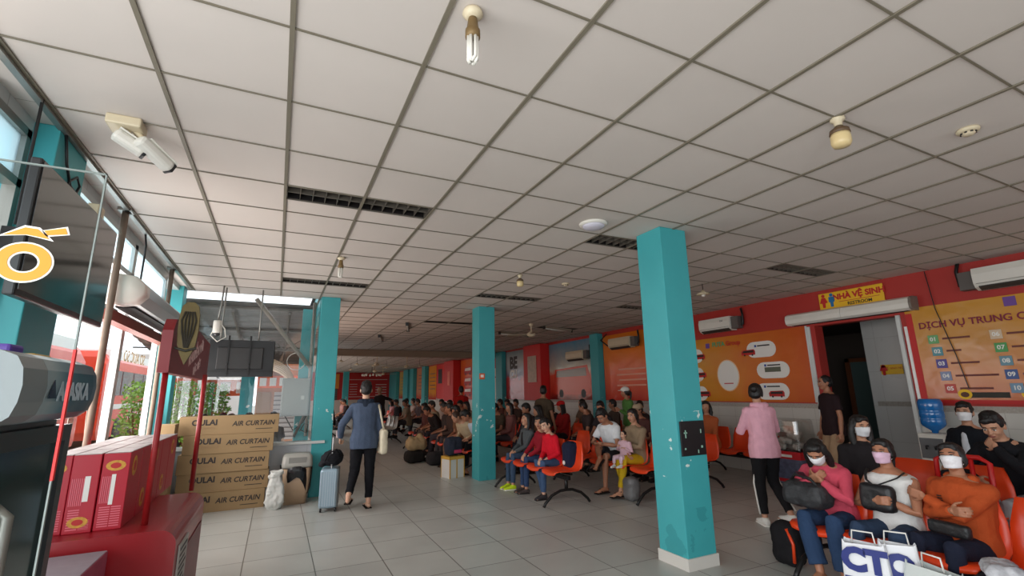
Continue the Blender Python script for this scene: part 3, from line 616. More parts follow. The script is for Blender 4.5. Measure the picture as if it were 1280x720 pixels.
m_ = MB(); [m_.tube([(0, 0, -.3), (.55*math.cos(a), .55*math.sin(a), -.42)], .012, 5) for a in [k*PI/4 for k in range(8)]]; m_.build('arms', STEEL, ch)
for k in range(8): MB().ell((.55*math.cos(k*PI/4), .55*math.sin(k*PI/4), -.48), (.07, .07, .08), None, 10, 6).build('bulb', WHITE, ch, True)

# security camera pair on a junction box
o = empty('security_camera', (-.93, 3.27, CZ), 0, 'pair of white bullet cameras on one ceiling box', 'camera')
MB().rbox((0, 0, -.03), (.085, .075, .03), .01).build('junction_box', CREAM, o)
for k, (dx, dy, dz, ang, tilt) in enumerate(((.02, .02, -.13, -65, -24), (.14, .05, -.16, -42, -24))):
    M = Matrix.Rotation(R(ang), 3, 'Z')@Matrix.Rotation(R(tilt), 3, 'X')
    c = MB(); c.rbox((dx, dy+.0, dz), (.038, .085 if k == 0 else .115, .034), .02, 0, M); cm = c.build('camera_body', WHITE, o)
    fr = Vector((dx, dy, dz))+M@Vector((0, .086 if k == 0 else .116, 0))
    MB().rbox(fr, (.034, .010, .031), .006, 0, M).build('lens_window', BLACK, cm)
    MB().rbox(Vector((dx, dy, dz))+M@Vector((0, .02, .038)), (.042, .10, .004), .003, 0, M).build('sunshade', WHITE, cm)
    MB().tube([(dx*.3, dy*.3, -.05), (dx*.6, dy*.5, -.09), (dx, dy, dz+.03)], .018, 8).build('swivel_arm', CREAM, o, True)

# ================================================================== LEFT SIDE: counter, fridge, screens
# glass screen with the big yellow letter
g = empty('glass_screen', (-.80, 1.3, 0), 0, 'clear standing glass panel with a big yellow accented letter at the left edge', 'glass panel')
MB().box((-.41, -.004, .04), (.41, .004, 2.06)).build('glass_pane', glassmat('screen_glass', (.94, .955, .95), 0), g)
MB().box((.409, -.003, .04), (.412, .003, 2.06)).box((-.41, -.003, 2.057), (.412, .003, 2.060)).build('glass_edge', mat('glass_edge', (120, 128, 124), .35), g)
MB().box((.409, -.0045, 1.40), (.4135, .0045, 1.66)).build('red_edge', REDP, g)  # short red strip along part of the pane edge
MB().rbox((0, 0, .02), (.43, .15, .02), .01).build('foot', STEEL, g)
def ring(mb, cx, cz, r0, r1, y, t, n=32):
    v = []; f = []
    for i in range(n):
        a = 2*PI*i/n
        for r in (r0, r1):
            for yy in (y, y-t): v.append((cx+r*math.cos(a), yy, cz+r*math.sin(a)*.92))
    for i in range(n):
        j = (i+1) % n; a, b = i*4, j*4
        f += [(a+1, b+1, b+3, a+3), (a, a+2, b+2, b), (a+2, a+3, b+3, b+2), (a, b, b+1, a+1)]
    mb.add(v, f)
LX, LZ = .305, 1.838
lt = MB(); ring(lt, LX, LZ, .0215, .0475, -.005, .002); 
hat = [(-.048, -.006), (-.010, .022), (.014, .020), (.040, -.008), (.012, -.002), (-.006, .001)]
acc = [(.018, .014), (.058, .028), (.064, .010), (.026, .001)]
for q in (hat, acc): lt.prism(q, (LX, -.005, LZ+.058), UX, UZ, (0, -1, 0), .0015)
lt.build('sticker_outline', PWHITE, g)
lt = MB(); ring(lt, LX, LZ, .025, .044, -.0072, .001)
for q in (hat, acc):
    cx = sum(a for a, b in q)/len(q); cz = sum(b for a, b in q)/len(q)
    lt.prism([(cx+(a-cx)*.84, cz+(b-cz)*.72) for a, b in q], (LX, -.0066, LZ+.058), UX, UZ, (0, -1, 0), .0015)
lt.build('sticker_letter', mat('sticker_yellow', (200, 140, 14), .5), g)

# display fridge
f = empty('display_fridge', (-1.02, 2.22, 0), FE, 'glass-door display fridge with a printed curved header at the left edge', 'fridge')
MB().box((-.33, -.30, .08), (.33, .24, 1.68)).build('cabinet', mat('fridge_grey', (120, 124, 126), .4), f)
MB().box((-.33, .241, .10), (-.28, .29, 1.46)).box((.28, .241, .10), (.33, .29, 1.46)).box((-.28, .241, 1.40), (.28, .29, 1.46)).box((-.28, .241, .10), (.28, .29, .17)).build('door_frame', mat('fridge_black_frame', (44, 46, 48), .35), f)
MB().box((-.28, .26, .17), (.28, .27, 1.40)).build('door_glass', mat('fridge_dark_glass', (40, 58, 58), .12), f)
MB().tube([(.22, .30, 1.25), (.22, .335, 1.22), (.22, .335, .62), (.22, .30, .59)], .017, 10).build('door_handle', STEEL, f, True)
prof = [(.20, 1.48), (.27, 1.48), (.31, 1.487), (.338, 1.51), (.35, 1.55), (.354, 1.60), (.348, 1.65), (.33, 1.685), (.29, 1.702), (.24, 1.705)]
MB().loft([[Vector((x, y, z)) for y, z in prof] for x in (.17, .34)]).build('header', mat('header_white', (128, 132, 134), .35), f)
MB().loft([[Vector((x, y*k+(1-k)*.22, 1.59+(z-1.59)*k)) for y, z in prof] for x, k in ((.17, 1.002), (-.26, 1.002), (-.31, .98), (-.335, .92), (-.345, .8))]).build('header_print', postermat('header_print', [(0, (150, 165, 170)), (.25, (80, 120, 135)), (.5, (40, 84, 100)), (1, (34, 56, 80))], 0, .12, -.34, .3), f)
text('header_lettering', 'ALASKA', (-.06, .357, 1.58), TX, TY, .085, mat('lettering_silver', (176, 190, 200), .4), f, bold=.003, xs=.95)
MB().prism([(-.03, -.025), (.03, -.025), (.0, .035)], (.13, .357, 1.585), UX, UZ, UY, .002).build('header_emblem', mat('lettering_navy', (24, 44, 66), .4), f)
mb = MB(); [mb.cyl((x, y), .025, 0, .085, 12) for x in (-.28, .28) for y in (-.25, .2)]; mb.build('foot', BLACK, f)
mb = MB(); [mb.box((-.27, -.2, .4+.3*k), (.27, .22, .41+.3*k)) for k in range(3)]; mb.build('shelf', STEEL, f)
tag(MB().rbox((0, 0, .02), (.1, .07, .02), .006).build('tray', mat('tray_yellow', (200, 160, 70), .5), loc=(-.9, 2.38, 1.682)), 'flat yellow tray lying on top of the display fridge', 'tray')
tag(MB().rbox((0, 0, .03), (.05, .05, .03), .01).build('tub', mat('tub_purple', (90, 60, 150), .5), loc=(-.86, 2.2, 1.682)), 'small purple tub on top of the display fridge', 'tub')

# television on the column
t = empty('television', (-1.1, 3.38, 2.34), FE, 'large black television hanging by the left windows', 'television')
MB().rbox((0, 0, 0), (.59, .022, .33), .008).build('casing', BLACK, t)
MB().box((-.575, .0225, -.30), (.575, .026, .318)).build('screen', mat('dark_screen', (30, 31, 34), .12, coat=.4), t)
MB().box((-.15, -.25, -.1), (.15, -.02, .1)).build('wall_bracket', BLKMET, t)
MB().tube([(.2, -.18, .1), (.2, -.18, .83)], .008, 8).build('ceiling_rod', BLKMET, t)
MB().rbox((-.42, -.06, .40), (.06, .03, .05), .008).build('adapter_box', CREAM, t)
for x, y, l in ((-1.31, 4.95, 'rusty steel pole from ceiling to floor just past the television'), (-1.32, 7.1, 'steel pole by the windows near the corner column')):
    o = empty('pole', (x, y, 0), 0, l, 'pole'); MB().cyl((0, 0), .026, 0, CZ-.02, 12).build('shaft', mat('rusty_steel', (128, 110, 96), .6, .4, var=.3), o, True)
    MB().box((-.05, -.05, CZ-.03), (.05, .05, CZ-.001)).build('flange', STEEL, o)
tag(MB().tube([(-1.29, 3.55, 3.15), (-1.285, 3.62, 2.98), (-1.285, 3.72, 2.88), (-1.285, 3.82, 2.86), (-1.285, 3.86, 2.93), (-1.285, 3.80, 2.97), (-1.285, 3.7, 2.9), (-1.285, 3.6, 2.7)], .008, 6).build('power_cable', BLACK, smooth=True), 'looped black cable on the teal column above the television', 'cable')
tag(MB().tube([(-1.30, 5.6, 3.14), (-1.28, 5.6, 3.02), (-1.27, 5.55, 2.85), (-1.26, 5.5, 2.64)], .009, 6).build('power_cable', BLACK, smooth=True), 'black cable curving down to the air curtain over the side windows', 'cable')
a = empty('air_curtain', (-1.4, 6.45, 2.34), FE, 'long white and grey air curtain over the left side windows', 'air curtain')
prof = [(0, .02), (.12, 0), (.24, .02), (.30, .09), (.30, .17), (.22, .25), (.05, .27), (0, .25)]
MB().loft([[Vector((x, y, z)) for y, z in prof] for x in (-1.45, 1.30)]).build('housing', mat('brushed_grey', (168, 170, 170), .35, .4), a)
MB().loft([[Vector((x, .14+(y-.14)*k, .135+(z-.135)*k)) for y, z in prof] for x, k in ((1.30, 1.03), (1.42, 1.03), (1.46, .93))]).build('end_cap', WHITE, a, True)
MB().box((-1.4, .06, -.004), (1.25, .2, .01)).build('air_slot', DARK, a)
tag(MB().box((-1.4, 4.98, 2.2), (-1.3, 8.2, 2.29)).build('crossbeam', mat('red_brown_beam', (130, 58, 42), .6)), 'red-brown beam running under the left air curtain', 'beam')

# ------------------------------------------------------------------ red counter, its sign on two posts
k = empty('counter', (-.82, 4.2, 0), 0, 'red counter with rounded front edge under the red sign', 'counter')
rings = []
prof = []
H = .80
for a in range(0, 91, 15): prof.append((.36-.09+.09*math.sin(R(a)), H-.09+.09*math.cos(R(a))))
prof = [(-.36, H), ]+prof+[(.36, 0), (-.36, 0)]
MB().loft([[Vector((x, y, z)) for x, z in prof] for y in (-.62, .6)]).build('body', mat('counter_red', (150, 22, 30), .36, var=.05, coat=.2), k)
MB().prism([(-.5, -.45), (.5, -.45), (.5, .1), (-.5, .1)], (.362, .02, .5), UY, UZ, UX, .004).build('side_print', mat('print_maroon', (120, 40, 46), .45, var=.35, vscale=12), k)
MB().box((.362, -.52, .38), (.371, -.20, .68)).build('paper_notice', mat('notice_grey', (176, 172, 166), .6, var=.12, vscale=30), k)
mb = MB(); [mb.box((.371, -.49, .64-.035*i), (.3725, -.24-.03*(i % 3), .655-.035*i)) for i in range(7)]; mb.build('notice_print', PDARK, k)
sg = empty('counter_sign', (-.66, 4.3, 0), 0, 'dark red sign board on two red posts above the counter', 'sign')
for x, y in ((0, -.52), (.09, .60)):
    MB().cyl((x, y), .018, .80, 1.74, 12).build('post', mat('post_red', (150, 28, 30), .4, var=.35, vscale=18), sg, True)
bd = MB().prism([(-.62, 1.71), (1.22, 1.71), (1.22, 2.06), (.40, 2.10), (-.20, 2.10), (-.55, 2.06), (-.62, 1.98)], (-.03, 0, 0), UY, UZ, UX, .06).build('sign_board', mat('sign_dark_red', (128, 20, 27), .45), sg)
text('sign_lettering', 'KHUYẾN MÃI', (.032, .42, 1.91), (0, .965, .26), (0, -.26, .965), .115, mat('faded_pink', (225, 190, 188), .5), bd, bold=.003)
text('sign_lettering', 'ĐẶC BIỆT', (.032, .52, 1.80), (0, .965, .26), (0, -.26, .965), .085, mat('faded_pink', (225, 190, 188), .5), bd, bold=.002)
em = MB()
leaf = [(0, -.21), (.035, -.13), (.05, -.08), (.058, .02), (.056, .12), (.045, .18), (.02, .205), (-.02, .205), (-.045, .18), (-.056, .12), (-.058, .02), (-.05, -.08), (-.035, -.13)]
em.prism(leaf, (.10, -.55, 1.97), UX, UZ, (0, -1, 0), .03)
e_ = em.build('carved_emblem', mat('dull_gold', (92, 76, 34), .5, .3, var=.3, vscale=30), sg)
em = MB()
for i in range(-2, 3):
    em.tube([(.10+.004*i, -.584, 1.87), (.10+.015*i, -.586, 1.95+.01*abs(i)), (.10+.02*i, -.584, 2.05), (.10+.012*i, -.584, 2.11)], .006, 6)
em.tube([(.04, -.584, 1.87), (.10, -.586, 1.85), (.16, -.584, 1.87)], .008, 6)
em.build('emblem_relief', mat('dark_relief', (40, 34, 20), .6), e_)

# red gift boxes standing on the counter
LAB = {(0, 0): 'front red printed box at the counter edge nearest the sign post', (1, 0): 'second front red printed box, with its gold seal low down', (2, 0): 'third front red printed box, half behind the fridge'}
proto = None
def giftbox(x, y, up, label):
    b = empty('gift_box', (x, y, .80), 0, label, 'box', 'red printed boxes on the counter')
    MB().rbox((0, 0, .215), (.066, .15, .215), .004).build('carton', PRINTR, b)
    MB().box((-.063, -.147, .4295), (.063, .147, .434)).build('carton_top', mat('pale_box_top', (158, 144, 140), .5, var=.15, vscale=20), b)
    zc = .36 if up else .06
    for k_, (pr_, c_, ua, un) in enumerate((((.048, .030), (0, -.1505, zc), UX, (0, -1, 0)), ((.05, .06), (.0665, -.03, zc-.02 if up else .1), UY, UX))):
        p = MB().prism([(pr_[0]*math.cos(a), pr_[1]*math.sin(a)) for a in [2*PI*i/16 for i in range(16)]], c_, ua, UZ, un, .002).build('gold_seal', mat('seal_gold_red', (206, 150, 50), .5, var=.5, vscale=60), b)
        MB().prism([(pr_[0]*.55*math.cos(a), pr_[1]*.55*math.sin(a)) for a in [2*PI*i/16 for i in range(16)]], [c_[q]+un[q]*.002 for q in range(3)], ua, UZ, un, .001).build('seal_centre', PRED, p)
    q = MB().box((-.012 if up else .004, -.1525, .14 if up else .17), (.008 if up else .03, -.1505, .31)); q.build('white_label', PWHITE, b)
    q = MB()
    for i in range(7): q.box((-.055+.009*i, -.152, .15), (-.051+.009*i, -.1505, .30))
    for i in range(9): q.box((-.05, -.152, .02+.013*i+(.0 if up else .3)*0), (.0, -.1505, .026+.013*i))
    for i in range(9): q.box((.006, -.152, .02+.013*i if up else .02+.006*i), (.052, -.1505, .026+.013*i if up else .022+.006*i))
    q.build('printed_text', mat('printed_rose', (222, 110, 124), .5), b)
    return b
row = ['nearest', 'second', 'third', 'fourth', 'last']
for j in range(5):
    for i in range(3):
        l = LAB.get((i, j)) or ('red printed box, %s back in the %s row on the counter' % (row[j], ('room-side', 'middle', 'window-side')[i]))
        giftbox(-.835-.137*i, 3.90+.31*j-.01*(i % 2), (i+j) % 2 == 0, l)
bx = empty('carton', (-.93, 3.28, 0), 0, 'pale topped carton standing before the counter beside the fridge', 'box')
MB().rbox((0, 0, .37), (.17, .24, .37), .004).build('carton_body', mat('printed_violet_red', (150, 70, 90), .5, var=.3, vscale=9), bx)
MB().box((-.165, -.235, .739), (.165, .235, .743)).build('carton_top', mat('pale_box_top2', (150, 142, 148), .5, var=.15, vscale=20), bx)

# ------------------------------------------------------------------ stack of air curtain cartons
offs = [(-.60, 0), (-.57, .02), (-.585, .0), (-.545, -.01), (-.56, 0)]
CL = ['bottom', 'second from the bottom', 'middle', 'second from the top', 'topmost']
for k in range(5):
    x, dy = offs[k]
    w_ = .56 if k < 4 else .62
    b = empty('air_curtain_carton', (x if k < 4 else -.555, 8.22+dy, .256*k), 0, 'long brown air curtain carton, %s of the stack' % CL[k], 'carton', 'air curtain cartons')
    MB().rbox((0, 0, .127), (w_, .14, .127), .004).build('carton_body', CARD, b)
    text('carton_lettering', 'OULAI', (-w_+.30, -.1415, .165), UX, UZ, .105, PDARK, b, bold=.004)
    text('carton_lettering', 'CLEVERLOCK', (-w_+.30, -.1415, .09), UX, UZ, .045, mat('faded_print', (140, 112, 80), .6), b)
    text('carton_lettering', 'AIR CURTAIN', (w_-.33, -.1415, .14), UX, UZ, .095, PDARK, b, bold=.002, shear=.2, xs=.93)
    MB().box((w_-.30, -.1425, .055), (w_-.08, -.1405, .064)).build('printed_rule', PDARK, b)
b = empty('air_curtain_carton', (-1.26, 7.85, 0), 0, 'brown carton standing on end beside the carton stack', 'carton')
MB().rbox((0, 0, .6), (.10, .14, .6), .004).build('carton_body', CARD, b)
MB().box((-.04, -.1415, .1), (.04, -.1395, 1.1)).build('packing_tape', mat('tape_brown', (150, 120, 76), .3), b)

# hanging display seen from behind
t = empty('hanging_monitor', (-.51, 8.15, 2.10), 0, 'black display seen from behind, hanging on two rods before the end window', 'monitor')
MB().rbox((0, 0, 0), (.43, .03, .27), .008).build('casing', BLACK, t)
MB().rbox((-.02, -.04, .0), (.3, .02, .16), .01).build('rear_cover', mat('rear_black', (34, 33, 33), .5), t)
mb = MB()
for x in (-.18, .10): mb.box((x-.012, -.075, -.24), (x+.012, -.06, .33)); mb.cyl((x, -.075), .012, -.1, -.08)
mb.box((-.42, -.065, -.20), (.42, -.06, -.18)).build('mount_rails', BLKMET, t)
for x in (-.30, .20): MB().tube([(x, -.0, .26), (x*.98, -.0, 1.06)], .011, 8).build('hanging_rod', STEEL, t, True)
o = empty('dome_camera', (-.86, 8.05, 2.42), 0, 'white cylindrical dome camera beside the hanging display', 'camera')
MB().lathe([(.05, .22), (.055, .2), (.055, .05), (.04, .03)], 18).build('camera_body', WHITE, o, True)
MB().ell((0, 0, .03), (.045, .045, .045), None, 16, 10).build('dome', mat('smoked_dome', (60, 60, 62), .1), o, True)
MB().tube([(.0, 0, .2), (.02, .0, .45), (.03, .0, .75)], .012, 8).build('hanger_rod', STEEL, o, True)
MB().tube([(.02, -.01, .2), (.10, -.01, .1), (.12, -.01, -.02), (.02, -.02, -.09), (-.07, -.01, .0), (-.03, -.01, .12)], .008, 6).build('cable_loop', WHITE, o, True)

# bin, sack
b = empty('rubbish_bin', (.36, 8.12, 0), 0, 'beige bin with grey swing lid and black liner against the low tiled wall', 'bin')
def rr(w_, d_, z, r=.05, n=5):
    out = []
    for cx, cy, a0 in ((w_-r, d_-r, 0), (-w_+r, d_-r, 90), (-w_+r, -d_+r, 180), (w_-r, -d_+r, 270)):
        for i in range(n): a = R(a0+90*i/(n-1)); out.append(Vector((cx+r*math.cos(a), cy+r*math.sin(a), z)))
    return out
MB().loft([rr(.15, .12, 0), rr(.18, .14, .30), rr(.19, .15, .5)]).build('bin_body', mat('bin_beige', (178, 150, 122), .5), b, True)
lb = MB(); n = 28; rgs = []
for z, k, amp in ((.53, 1.04, 0), (.50, 1.1, .02), (.40, 1.09, .05), (.31, 1.03, .08)):
    rgs.append([Vector((.20*k*math.cos(2*PI*i/n)*(1+.06*math.sin(5*i)), .165*k*math.sin(2*PI*i/n), z+(amp*math.sin(i*.9+1)-amp*1.6*math.cos(2*PI*i/n) if amp else 0))) for i in range(n)])
lb.loft(rgs, caps=False).build('bin_liner', mat('black_liner', (20, 20, 22), .25, bump=.8, bscale=18), b, True)
MB().loft([rr(.205, .165, .51), rr(.21, .17, .54), rr(.20, .16, .66), rr(.17, .11, .70)]).build('lid', mat('lid_grey', (158, 156, 148), .45), b, True)
MB().box((-.12, -.167, .56), (.12, -.155, .655)).build('lid_flap', mat('flap_grey', (128, 126, 120), .45), b)
s = MB(); s.loft([rr(.09, .07, 0, .04), rr(.12, .09, .08, .05), rr(.115, .085, .25, .05), rr(.08, .06, .38, .04), rr(.05, .035, .44, .02), rr(.085, .05, .50, .03)])
s.ell((-.05, -.02, .44), (.06, .05, .035)); s.ell((.05, 0, .48), (.045, .04, .04))
s = s.build('sack', mat('white_sack', (206, 206, 200), .6, var=.08), loc=(.09, 7.86, 0)); remesh(s, .01, 3, .05, .08)
tag(s, 'crumpled white plastic sack standing between the cartons and the bin', 'sack')

# suitcase, bag on it
c = empty('suitcase', (.76, 7.42, 0), -.15, 'silver blue wheeled suitcase pulled by the walking man', 'suitcase')
MB().rbox((0, 0, .30), (.115, .17, .25), .03).build('shell', mat('suitcase_blue', (150, 172, 186), .4, .2), c)
MB().rbox((0.118, 0, .30), (.012, .165, .245), .008).build('side_sheet', mat('suitcase_dark', (86, 92, 92), .5), c)  # darker sheet over one whole side of the shell
m_ = MB(); [m_.box((-.1+.03*i, -.174, .08), (-.09+.03*i, -.168, .52)) for i in range(7)]; m_.build('ribs', mat('suitcase_pale', (172, 188, 198), .4), c)
for x in (-.085, .1):
    for y in (-.14, .14): MB().cyl((0, 0), .028, -.012, .012, 14).build('wheel', BLACK, c, True).matrix_local = Matrix.Translation((x, y, .03))@Matrix.Rotation(PI/2, 4, 'Y')
MB().tube([(.02, -.06, .54), (.02, -.06, .96), (.02, .06, .96), (.02, .06, .54)], .008, 8).build('pull_handle', mat('handle_alu', (205, 205, 205), .3, .6), c)
g = MB().ell((0, 0, .11), (.15, .12, .11), None, 16, 10).ell((.06, .02, .13), (.10, .10, .10)).ell((-.13, -.02, .04), (.05, .06, .035))
g = g.build('duffel_bag', cloth((34, 34, 38)), loc=(.78, 7.44, .56)); remesh(g, .012, 3, .03, .07)
MB().tube([(-.1, -.12, .1), (-.06, -.14, .2), (.04, -.13, .24), (.1, -.1, .14)], .012, 8).build('carry_strap', cloth((24, 24, 26)), g, True)
tag(g, 'soft black bag resting on the silver blue suitcase', 'bag')

# ------------------------------------------------------------------ the yard behind the end window
cn = empty('yard_canopy', (-.8, 10, 0), 0, 'grey sheet metal canopy on trusses beyond the end window', 'canopy')
sh = MB()
n = 60
for j in range(n): pass
v = []
for i in range(61):
    y = -.7+8.8*i/60
    for x in (-2.0, 1.45): v.append((x, y, 3.15-.11*(y+.7)+.012*math.sin(i*2.0)))
sh.add(v, [(2*i, 2*i+1, 2*i+3, 2*i+2) for i in range(60)])
v2 = [(x, y, z+.012) for x, y, z in v]; sh.add(v2, [(2*i+1, 2*i, 2*i+2, 2*i+3) for i in range(60)])
sh.build('roof_sheet', mat('weathered_sheet', (120, 118, 114), .5, .3, var=.2, vscale=2), cn)
tr = MB()
for y in (-.5, 1.2, 3.2, 5.2, 7.4): tr.tube([(-1.9, y, 3.03-.11*y), (1.4, y, 3.03-.11*y)], .035, 6)
for x in (-1.7, -.9, .0, .9): tr.tube([(x, -.6, 3.0), (x, 8, 2.07)], .025, 6)
tr.tube([(-1.6, 1.2, 2.88), (-.4, 3.2, 2.4)], .02, 5).tube([(-.9, 1.0, 2.9), (.5, 2.2, 2.3)], .02, 5)
for i in range(5): tr.tube([(-1.8+.6*i, 2.0, 2.78), (-1.5+.6*i, 2.0, 2.55), (-1.2+.6*i, 2.0, 2.78)], .014, 5)
tr.tube([(-1.9, 2.0, 2.55), (1.2, 2.0, 2.55)], .016, 5)
tr.build('truss_bars', mat('truss_grey', (116, 112, 106), .5, .4), cn)
for x in (-1.9, 1.3): MB().cyl((x, 7.9), .05, -.12, 2.15, 10).build('post', STEEL, cn)
tag(MB().tube([(-.42, 8.62, 3.1), (.12, 8.62, 2.42), (.47, 8.62, 2.0)], .035, 10).build('drain_pipe', mat('pipe_grey', (128, 124, 114), .4), smooth=True), 'thick grey pipe slanting down behind the end window', 'pipe')
tag(MB().tube([(.47, 8.63, 3.1), (.475, 8.63, .9)], .028, 10).build('conduit', mat('pipe_grey', (128, 124, 114), .4), smooth=True), 'vertical grey conduit beside the end column, behind the window', 'pipe')
e_ = empty('electrical_cabinet', (.28, 8.62, 1.52), 0, 'grey electrical cabinet fixed behind the end window', 'cabinet')
MB().rbox((0, 0, 0), (.21, .06, .30), .006).build('cabinet_body', mat('cabinet_grey', (128, 134, 130), .5), e_)
MB().rbox((0, -.064, 0), (.195, .006, .285), .004).build('cabinet_door', mat('cabinet_grey2', (120, 127, 122), .5), e_)
MB().box((.08, -.072, -.04), (.13, -.069, .02)).build('cabinet_label', mat('faded_label', (160, 165, 160), .6), e_)
for k, (p, l) in enumerate(((((.42, 8.6, 1.6), (.45, 8.6, 1.3), (.36, 8.6, 1.05), (.30, 8.62, .9)), 'thick grey cable bundle hanging from the electrical cabinet'), (((.15, 8.6, 1.22), (.28, 8.6, 1.0), (.42, 8.6, 1.12), (.46, 8.6, 1.22)), 'black cable looping under the electrical cabinet'), (((.40, 8.6, 1.0), (.48, 8.6, .95), (.50, 8.6, 1.08), (.44, 8.6, 1.1), (.38, 8.6, .98)), 'coiled thin black cable low behind the end window'))):
    tag(MB().tube(p, (.022, .01, .008)[k], 7).build('cable', (mat('cable_grey', (90, 90, 86), .6), BLACK, BLACK)[k], smooth=True), l, 'cable')
ar = empty('arched_rack', (-.35, 9.6, 0), 0, 'row of pale curved metal tubes arching beyond the electrical cabinet', 'rack')
for k in range(6):
    MB().tube([(.07+.62*math.cos(R(a)), .28*k, 1.38+.66*math.sin(R(a))+.05*k) for a in range(0, 97, 12)], .022, 7).build('arched_tube', mat('pale_tube', (222, 190, 160), .4), ar, True)
MB().tube([(.07, 0, 2.04), (.07, 1.4, 2.29)], .02, 6).tube([(.69, 0, 1.38), (.69, 0, -.12)], .03, 6).build('rack_rail', STEEL, ar)
tag(MB().tube([(.25+.14*math.cos(a), 8.7+.01*math.sin(a*3), 2.1+.14*math.sin(a)) for a in [k*.45 for k in range(26)]], .007, 5).build('coiled_cable', mat('pale_cable', (200, 196, 186), .5), smooth=True), 'coil of pale cable hanging above the electrical cabinet', 'cable')
tag(MB().box((.30, 8.75, -.12), (.52, 8.85, 3.0)).build('door_post', TEAL), 'teal strip of wall behind the electrical cabinet', 'post')

# shuttered kiosk building in the yard with a teal column
kb = empty('kiosk_building', (.0, 13.5, -.12), 0, 'low kiosk building with shutters and an orange sign band in the yard', 'building')
MB().box((-.45, 0, 0), (.5, 3, 2.45)).build('wall', mat('kiosk_wall', (190, 130, 96), .7), kb)
MB().box((-.05, -.03, .6), (.48, 0, 1.75)).build('shutter', mat('shutter_grey', (186, 176, 170), .5), kb)
mb = MB(); [mb.box((-.05, -.04, .65+.11*i), (.48, -.03, .68+.11*i)) for i in range(10)]; mb.build('shutter_slats', mat('slat_dark', (120, 110, 106), .5), kb)
MB().box((-.42, -.04, .5), (-.12, 0, 1.75)).build('glass_door', mat('warm_door_glass', (150, 110, 80), .3), kb)
MB().box((-.45, -.1, 1.85), (.5, -.0, 2.15)).build('sign_band', mat('yard_sign_orange', (240, 104, 50), .5), kb)  # plain orange shared by the yard sign boards
mb = MB(); [mb.box((-.40+.22*i, -.13, 1.90), (-.40+.22*i+.15, -.1, 2.10)) for i in range(4)]; mb.build('band_lettering', PWHITE, kb)
tc_ = empty('column', (-.70, 14.4, -.12), 0, 'teal column standing out in the yard beyond the end window', 'column')
MB().box((-.15, -.15, 0), (.15, .15, 2.5)).build('shaft', TEAL, tc_)
def banner(loc, label, n, w_=3.2):
    o = empty('sign_panel', loc, 0, label, 'sign')
    MB().box((-w_/2, 0, 0), (w_/2, .1, .5)).build('sign_board', mat('yard_sign_orange', (240, 104, 50), .5), o)
    mb = MB(); [mb.rbox((-w_/2+w_/n*(i+.5), -.02, .25), (w_/n*.32, .02, .17), .02) for i in range(n)]; mb.build('lettering', PWHITE, o)
    for x in (-w_/2+.1, w_/2-.1): MB().cyl((x, .05), .05, -loc[2]-.12, 0, 8).build('post', STEEL, o)
banner((-1.45, 17.4, 1.55), 'orange sign with white lettering left of the teal yard column', 3, 1.3)
banner((-2.75, 17.4, 1.6), 'orange sign with white lettering above the shrubs in the yard', 2, 1.1)

# shrubs: stem with many small leaf blades
def shrub(loc, h, w_, label, tone):
    o = empty('shrub', loc, 0, label, 'shrub')
    st = MB(); lf = MB()
    rnd = random.Random(hash(label) % 1000)
    for k in range(7):
        a = rnd.uniform(0, 2*PI); top = Vector((w_*.45*math.cos(a), w_*.45*math.sin(a), h*rnd.uniform(.6, .95)))
        st.tube([(0, 0, 0), (top.x*.4, top.y*.4, top.z*.5), top], [.03, .02, .008], 5)
    for k in range(1500):
        a = rnd.uniform(0, 2*PI); t_ = rnd.random()**.5; z = h*(.12+.88*rnd.random()); rr_ = w_*.55*t_*(1-.5*abs(z/h-.5))
        p = Vector((rr_*math.cos(a), rr_*math.sin(a), z)); d = Vector((rnd.uniform(-1, 1), rnd.uniform(-1, 1), rnd.uniform(-.4, 1))).normalized(); q = d.orthogonal().normalized()
        L = rnd.uniform(.07, .13); lf.add([p, p+d*L*.5+q*L*.25, p+d*L, p+d*L*.5-q*L*.25], [(0, 1, 2, 3)])
    st.build('stems', WOOD, o); lf.build('foliage', mat('leaf_%d' % tone, [(150, 190, 70), (120, 165, 60)][tone], .5, var=.35, vscale=3), o)
shrub((-2.05, 14.3, -.12), 2.0, .8, 'bright green shrub behind the left red post, beyond the end window', 0)
shrub((-1.42, 14.6, -.12), 1.95, .7, 'bright green shrub right of the red post, beyond the end window', 1)
shrub((-2.95, 14.6, -.12), 2.0, .85, 'green shrub at the corner, seen past the corner column', 0)

